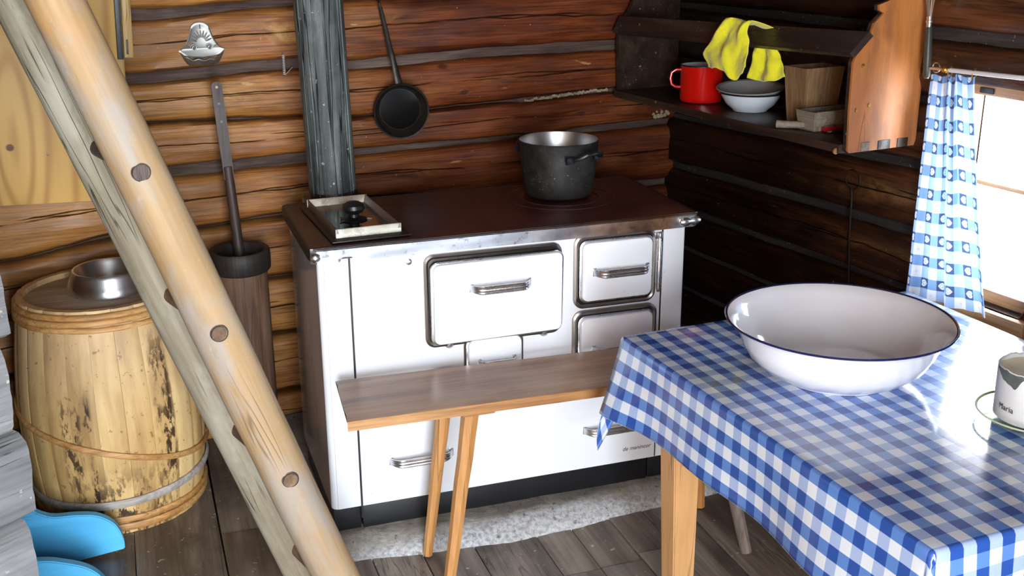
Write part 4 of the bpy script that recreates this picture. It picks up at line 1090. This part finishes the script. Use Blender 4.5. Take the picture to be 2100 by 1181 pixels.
# ---------------------------------------------------------------- things on the right wall
RLOC = lambda s, d, z: (s, -d, z)
she = thing('wall_shelf', 'dark old wooden wall shelf with carved ends on the right wall above the stove', 'shelf', M=MR)
SZ = 1.108
MB_().box((.022, -.275, SZ-.026), (1.205, -.010, SZ), .004).build('shelf_board', M_SHELF, she)
near = [(d*.95 if d > .2 else d, z) for d, z in [(.0, 1.086), (.018, 1.086), (.262, 1.086), (.268, 1.092), (.274, 1.20), (.276, 1.335), (.268, 1.352), (.245, 1.372), (.222, 1.405), (.200, 1.436), (.168, 1.462), (.186, 1.470), (.188, 1.484), (.160, 1.492), (.128, 1.502), (.100, 1.54), (.088, 1.60), (.085, 1.78), (.0, 1.78)]]
def side(nm, s0, s1, mat, edge):
    o = MB_().add([Vector((s, -d-.008, z)) for s in (s0, s1) for d, z in near], [tuple(range(len(near))), tuple(range(len(near), 2*len(near)))]+[(i, (i+1) % len(near), (i+1) % len(near)+len(near), i+len(near)) for i in range(len(near))])
    return o.build(nm, mat, she, auto=20)
side('side_panel', .024, .044, M_SHELF, 0)
sp_ = side('side_panel', 1.207, 1.219, M_SHELF, 0)
sq = side('outer_face', 1.2192, 1.2262, M_SHELFEND, 0); sq.parent = sp_; sq['label'] = 'orange raw-wood outer face of the near shelf end'
# upper board and its moulded front rail, both rising slightly toward the window
def hexa(a, b): return MB_().add(a+b, [(0, 1, 2, 3), (4, 5, 6, 7), (0, 1, 5, 4), (1, 2, 6, 5), (2, 3, 7, 6), (3, 0, 4, 7)])
hexa([Vector((.044, -.012, 1.335)), Vector((.044, -.245, 1.335)), Vector((.044, -.245, 1.353)), Vector((.044, -.012, 1.353))],
     [Vector((1.206, -.012, 1.372)), Vector((1.206, -.225, 1.372)), Vector((1.206, -.225, 1.390)), Vector((1.206, -.012, 1.390))]).build('upper_board', M_SHELF, she)
hexa([Vector((.03, -.290, 1.318)), Vector((.03, -.262, 1.372)), Vector((.03, -.244, 1.362)), Vector((.03, -.272, 1.308))],
     [Vector((1.234, -.294, 1.360)), Vector((1.234, -.232, 1.416)), Vector((1.234, -.214, 1.404)), Vector((1.234, -.276, 1.350))]).build('front_rail', M_SHELF, she)
for d, w_ in ((.20, .030), (.13, .045), (.06, .040)):
    MB_().box((1.2255, -d-w_/2, 1.0865), (1.2285, -d+w_/2, 1.112), .001).build('tenon_end', M_GREYWOOD if d > .15 else M_SHELF, she)
for d, z in ((.235, 1.325), (.245, 1.205), (.20, 1.215)):
    MB_().lathe([(0, 0), (.006, .0), (.005, .002), (0, .003)], 12, M=Matrix.Translation((1.2262, -d, z)) @ Matrix.Rotation(pi/2, 4, 'Y')).build('nail_head', M_BRASS, she)
MB_().lathe([(0, 0), (.008, .0), (.009, .006), (0, .008)], 9, M=Matrix.Translation((1.19, -.276, 1.088)) @ Matrix.Rotation(pi/2, 4, 'Y')).build('splinter', M_PINE, she)

mug = thing('mug', 'large bright red enamel mug with a white inside on the dark wall shelf', 'mug', M=MR @ Matrix.Translation((.400, -.160, SZ+.0015)))
MB_().lathe([(0, 0), (.064, 0), (.069, .003), (.0725, .012), (.0725, .120), (.0735, .123), (.0715, .1245), (.0700, .1225), (.0700, .012), (.064, .005), (0, .004)], 72).build('mug_body', M_RED, mug)
MB_().shell([(.0722, .1215), (.0748, .1225), (.0750, .1248), (.0732, .1265), (.0712, .1255), (.0705, .1225)], 72).build('rim', M_BLACK, mug)
MB_().shell([(.0698, .1235), (.0694, .112), (.0694, .012), (.06, .006), (.001, .006)], 72).build('mug_lining', M_BLUEWHITE, mug)
ha = math.atan2(-.89, -.45); e1 = Vector((cos(ha), sin(ha), 0))
MB_().tube([e1*.070+Vector((0, 0, .108)), e1*.088+Vector((0, 0, .107)), e1*.102+Vector((0, 0, .098)), e1*.106+Vector((0, 0, .078)), e1*.101+Vector((0, 0, .058)), e1*.088+Vector((0, 0, .050)), e1*.070+Vector((0, 0, .049))], .0044, 10, flat=1.1).build('handle', M_RED, mug)

wb = thing('enamel_bowl', 'pale white enamel bowl with dark rim on the wall shelf, under a metal bowl', 'bowl', M=MR @ Matrix.Translation((.627, -.128, SZ+.0015)))
MB_().lathe([(0, .002), (.050, .002), (.052, 0), (.056, 0), (.058, .004), (.080, .022), (.094, .045), (.100, .058), (.098, .058), (.078, .025), (.055, .008), (0, .006)], 64).build('bowl', M_BLUEWHITE, wb)
MB_().shell([(.0985, .056), (.1035, .0565), (.1045, .059), (.1025, .0612), (.098, .0600)], 64).build('rim', M_BLACK, wb)
sb = thing('metal_bowl', 'dull grey metal bowl resting tilted inside the pale enamel bowl on the shelf', 'bowl', M=MR @ Matrix.Translation((.622, -.126, SZ+.034)) @ Matrix.Rotation(radians(4), 4, 'X') @ Matrix.Rotation(radians(3), 4, 'Y'))
MB_().lathe([(0, -.010), (.05, -.008), (.074, .005), (.090, .024), (.1005, .0385), (.110, .0405), (.1105, .042), (.1095, .0432), (.0995, .0408), (.088, .0255), (.072, .007), (.05, -.005), (0, -.007)], 64).build('bowl', M_DULLSTEEL, sb)

def taper_box(x0, x1, y0, y1, h, t, fl, mat, parent, name_):
    """open box of four separate flared boards and a bottom"""
    def q(x, y, z): f = fl*z/h; cx, cy = (x0+x1)/2, (y0+y1)/2; return Vector((x+(f if x > cx else -f), y+(f if y > cy else -f), z))
    for (ax, ay, bx, by) in ((x0, y0, x1, y0+t), (x0, y1-t, x1, y1), (x0, y0+t, x0+t, y1-t), (x1-t, y0+t, x1, y1-t)):
        lo = [(ax, ay), (bx, ay), (bx, by), (ax, by)]
        vs = [q(x, y, 0) for x, y in lo]+[q(x, y, h) for x, y in lo]
        MB_().add(vs, [(0, 1, 2, 3), (4, 5, 6, 7)]+[(i, (i+1) % 4, (i+1) % 4+4, i+4) for i in range(4)]).build(name_, mat, parent, smooth=False)
    MB_().box((x0+t, y0+t, 0), (x1-t, y1-t, .006)).build('bottom', mat, parent)
bx = thing('wooden_box', 'small open flared wooden box standing on the wall shelf behind the grey scoop', 'box', M=MR @ Matrix.Translation((0, 0, SZ+.0015)))
taper_box(.862, .934, -.172, -.050, .172, .007, .014, M_BOXWOOD, bx, 'side_board')
sc_ = thing('wooden_scoop', 'long grey wooden trough scoop with a short handle at the front of the wall shelf', 'scoop', M=MR @ Matrix.Translation((0, 0, SZ+.0015)))
taper_box(.962, 1.028, -.212, -.030, .058, .008, .008, M_GREYWOOD, sc_, 'side_board')
MB_().tube([(.985, -.206, .014), (.965, -.225, .013), (.940, -.248, .012), (.922, -.262, .012)], lambda q: .010+.002*q, 12).build('handle', M_GREYWOOD, sc_)
kn = thing('red_knife', 'closed red-handled pocket knife lying on the shelf in front of the scoop', 'knife', M=MR @ Matrix.Translation((1.054, -.130, SZ+.010)) @ Matrix.Rotation(radians(80), 4, 'Z'))
MB_().box((-.062, -.008, -.007), (.075, .008, .007), .004).build('handle', M_REDPL, kn); MB_().box((-.055, -.002, -.0078), (.07, .002, .0078), .0005).build('blade', M_STEEL, kn)
tw = thing('black_pliers', 'slim black tool with a small bright ring end beside the red knife', 'tool', M=MR @ Matrix.Translation((1.078, -.128, SZ+.006)) @ Matrix.Rotation(radians(80), 4, 'Z'))
MB_().box((-.052, -.005, -.004), (.075, .005, .004), .002).build('shaft', M_BLACK, tw)
MB_().tube([(-.058+.007*cos(a), .007*sin(a), 0) for a in [2*pi*k/16 for k in range(16)]], .0018, 6, closed=True).build('ring_end', M_CHROME, tw)

# yellow cloth thrown over the front rail: one lobe in front, one hanging behind it
mb = MB_()
def lobeA(u, v):
    sb_ = .638+.205*u; st_ = .745+.112*u
    bot = interp([(0, 1.262), (.12, 1.262), (.3, 1.268), (.45, 1.262), (.72, 1.238), (.9, 1.262), (1, 1.285)], u)
    left = interp([(0, .0), (.5, -.015), (.8, -.022), (1, .008)], v)*(1-u)
    right = interp([(0, .0), (.35, -.030), (.6, -.015), (1, .0)], v)*u
    s = st_+(sb_-st_)*min(1, v*1.25)**1.1+left+right
    if v < .22: t = v/.22; z = 1.398+.020*sin(pi*.5*t)-.006*(1-t); d = .225+.080*t**.8
    else: t = (v-.22)/.78; z = 1.412+(bot-1.412)*t; d = .305+.016*t
    fold = .007*sin(u*8+v*4.5)+.0035*sin(u*17-v*3+1)+.010*nz(u*3, v*3, 4)+.004*nz(u*7, v*6, 9)
    return (s, -(d+fold*min(1, v*2.5)+.008), z+.004*sin(u*7)*(1-v))
mb.grid(lobeA, 44, 44)
def lobeB(u, v):
    s = (.765+.090*u)*(1-v)+(.750+.165*u)*v+.012*sin(v*3)*(1-u); bot = interp([(0, 1.236), (.2, 1.232), (.4, 1.232), (.7, 1.240), (1, 1.258)], u)
    z = 1.352+(bot-1.352)*v; fold = .008*sin(u*10+v*2)+.006*nz(u*5, v*4, 2)
    return (s, -(.238+fold+.004*v), z)
mb.grid(lobeB, 36, 26)
def bridge(u, v):
    a = Vector(lobeA(.3+.6*u, 0)); b = Vector(lobeB(u, 0)); b2 = Vector((b.x, b.y+.02, 1.398)); return a.lerp(b2, v) if v < .5 else a.lerp(b2, .5).lerp(b2, (v-.5)*2)
yc = mb.build('yellow_cloth', M_YELLOW, auto=80); yc.matrix_world = MR
sm = yc.modifiers.new('t', 'SOLIDIFY'); sm.thickness = .0022
tag(yc, 'crumpled bright yellow dust cloth draped over the upper rail of the wall shelf', 'cloth')

pk = hang('iron_hook_rod', 'long thin dark iron rod with ring top hanging on the right wall below the shelf', 'hook', 1.0, .94, -.014, MR)
MB_().tube([(.030*sin(a), 0, .030*cos(a)) for a in [radians(-165+k*13) for k in range(26)]], .0024, 8).build('ring', M_SOOT, pk)
MB_().tube([(-.004, 0, -.029), (.004, -.002, -.05), (.012, -.004, -.18), (.030, -.004, -.36)], .0032, 8).build('shaft', M_SOOT, pk)
MB_().tube([(0, .012, .031), (0, -.006, .029)], .003, 8).build('nail', M_SOOT, pk)

rodt = thing('curtain_rod', 'thin white curtain rod above the window', 'rod', M=MR @ Matrix.Translation((0, -.060, 0)))
MB_().tube([(1.365, 0, 1.318), (1.6, 0, 1.325), (1.80, 0, 1.328)], .0062, 12).build('rod', M_RODW, rodt)
MB_().tube([(1.300, 0, 1.316), (1.338, 0, 1.317), (1.366, 0, 1.318)], .0045, 10).build('end_spring', M_CHROME, rodt)
MB_().tube([(1.318+.013*cos(a), .002, 1.319+.013*sin(a)) for a in [2*pi*k/20 for k in range(20)]], .0018, 6, closed=True).build('ring', M_CHROME, rodt)
MB_().lathe([(0, 0), (.007, 0), (.008, .004), (.008, .012), (.006, .014), (0, .014)], 14, M=Matrix.Translation((1.344, 0, 1.317)) @ Matrix.Rotation(pi/2, 4, 'Y')).build('collar', M_BRASS, rodt)
MB_().tube([(1.300, 0, 1.316), (1.292, .03, 1.312), (1.29, .058, 1.312)], .003, 8).build('wall_bracket', M_CHROME, rodt)
MB_().tube([(1.80, 0, 1.328), (1.815, .03, 1.326), (1.815, .058, 1.326)], .003, 8).build('wall_bracket', M_CHROME, rodt)

cur = thing('curtain', 'short blue and white check curtain with woven hearts beside the window', 'curtain', M=MR @ Matrix.Translation((0, -.062, 0)))
TOPK = [(0, 0, 0), (.36, .062, .004), (.44, .050, -.012), (.60, .088, .006), (.69, .072, -.012), (1, .150, .004)]
verts, uvs_ = [], []; NU, NV = 80, 70
for j in range(NV+1):
    v = j/NV
    for i in range(NU+1):
        u = i/NU
        for (a, x0_, d0_), (b, x1_, d1_) in zip(TOPK, TOPK[1:]):
            if u <= b: t = (u-a)/(b-a); t2 = t*t*(3-2*t); xt = x0_+(x1_-x0_)*t; dt = d0_+(d1_-d0_)*t2; break
        e = v**1.15; xb = .292*u; x = xt+(xb-xt)*e; x += -.000
        dd = dt*(1-.55*v)+(.010*sin(u*13+.5)+.006*sin(u*27))*v+.004*nz(u*4, v*4, 3)
        z = 1.299-(.633-.022*u*v)*v+.004*sin(u*20)*(1-v)*.6+.010*u*(1-v)
        verts.append((1.307+x, -dd, z)); uvs_.append((u*.36+.008+1.32, v*.645+.012+1.32))
fs = [(j*(NU+1)+i, j*(NU+1)+i+1, (j+1)*(NU+1)+i+1, (j+1)*(NU+1)+i) for j in range(NV) for i in range(NU)]
co = obj('curtain_panel', verts, fs, M_CURT, cur, True, {'uv': uvs_})
for s, z in ((1.372, 1.311), (1.452, 1.314)):
    MB_().tube([(s, -.009, z+.004), (s, -.009, z-.010), (s+.001, -.004, z-.014), (s, .006, z-.002), (s, .007, z+.010), (s, .0, z+.018), (s, -.008, z+.012)], .0014, 6).build('clip', M_BRASS, cur)

wh = thing('whisk', 'wire whisk with dark green-grey handle hanging upside down left of the curtain', 'whisk', M=MR @ Matrix.Translation((1.288, -.058, 1.292)) @ Matrix.Rotation(radians(4), 4, 'Y') @ Matrix.Rotation(pi, 4, 'Y') @ Matrix.Rotation(pi, 4, 'Y'))
wh.matrix_world = MR @ Matrix.Translation((1.288, -.058, 1.292)) @ Matrix.Rotation(radians(-4.5), 4, 'Y')
MB_().lathe([(0, -.004), (.007, -.004), (.0105, .002), (.011, .06), (.0095, .125), (.008, .132), (0, .132)], 24).build('handle', M_GREENGREY, wh)
MB_().lathe([(.0065, .130), (.0075, .132), (.0075, .142), (.0092, .144), (.0092, .149), (.0075, .151), (.0072, .160), (.0, .161)], 24).build('collar', M_CHROME, wh)
MB_().lathe([(0, -.006), (.0055, -.0055), (.006, -.004), (0, -.003)], 16).build('end_cap', M_CHROME, wh)
for k in range(5):
    a = pi*k/5+.2; c_, s_ = cos(a), sin(a)
    pts = [(.0045, .158), (.010, .20), (.024, .26), (.033, .32), (.030, .37), (.016, .405), (0, .415)]
    P = [(x*c_, x*s_, z) for x, z in pts]+[(-x*c_, -x*s_, z) for x, z in pts[::-1][1:]]
    MB_().tube([tuple(p) for p in spline(P, 4)], .0014, 6).build('wire_loop', M_CHROME, wh)
MB_().tube([(0, .0, .05), (-.010, .03, .055), (-.012, .058, .056)], .002, 6).build('hanging_wire', M_CHROME, wh)
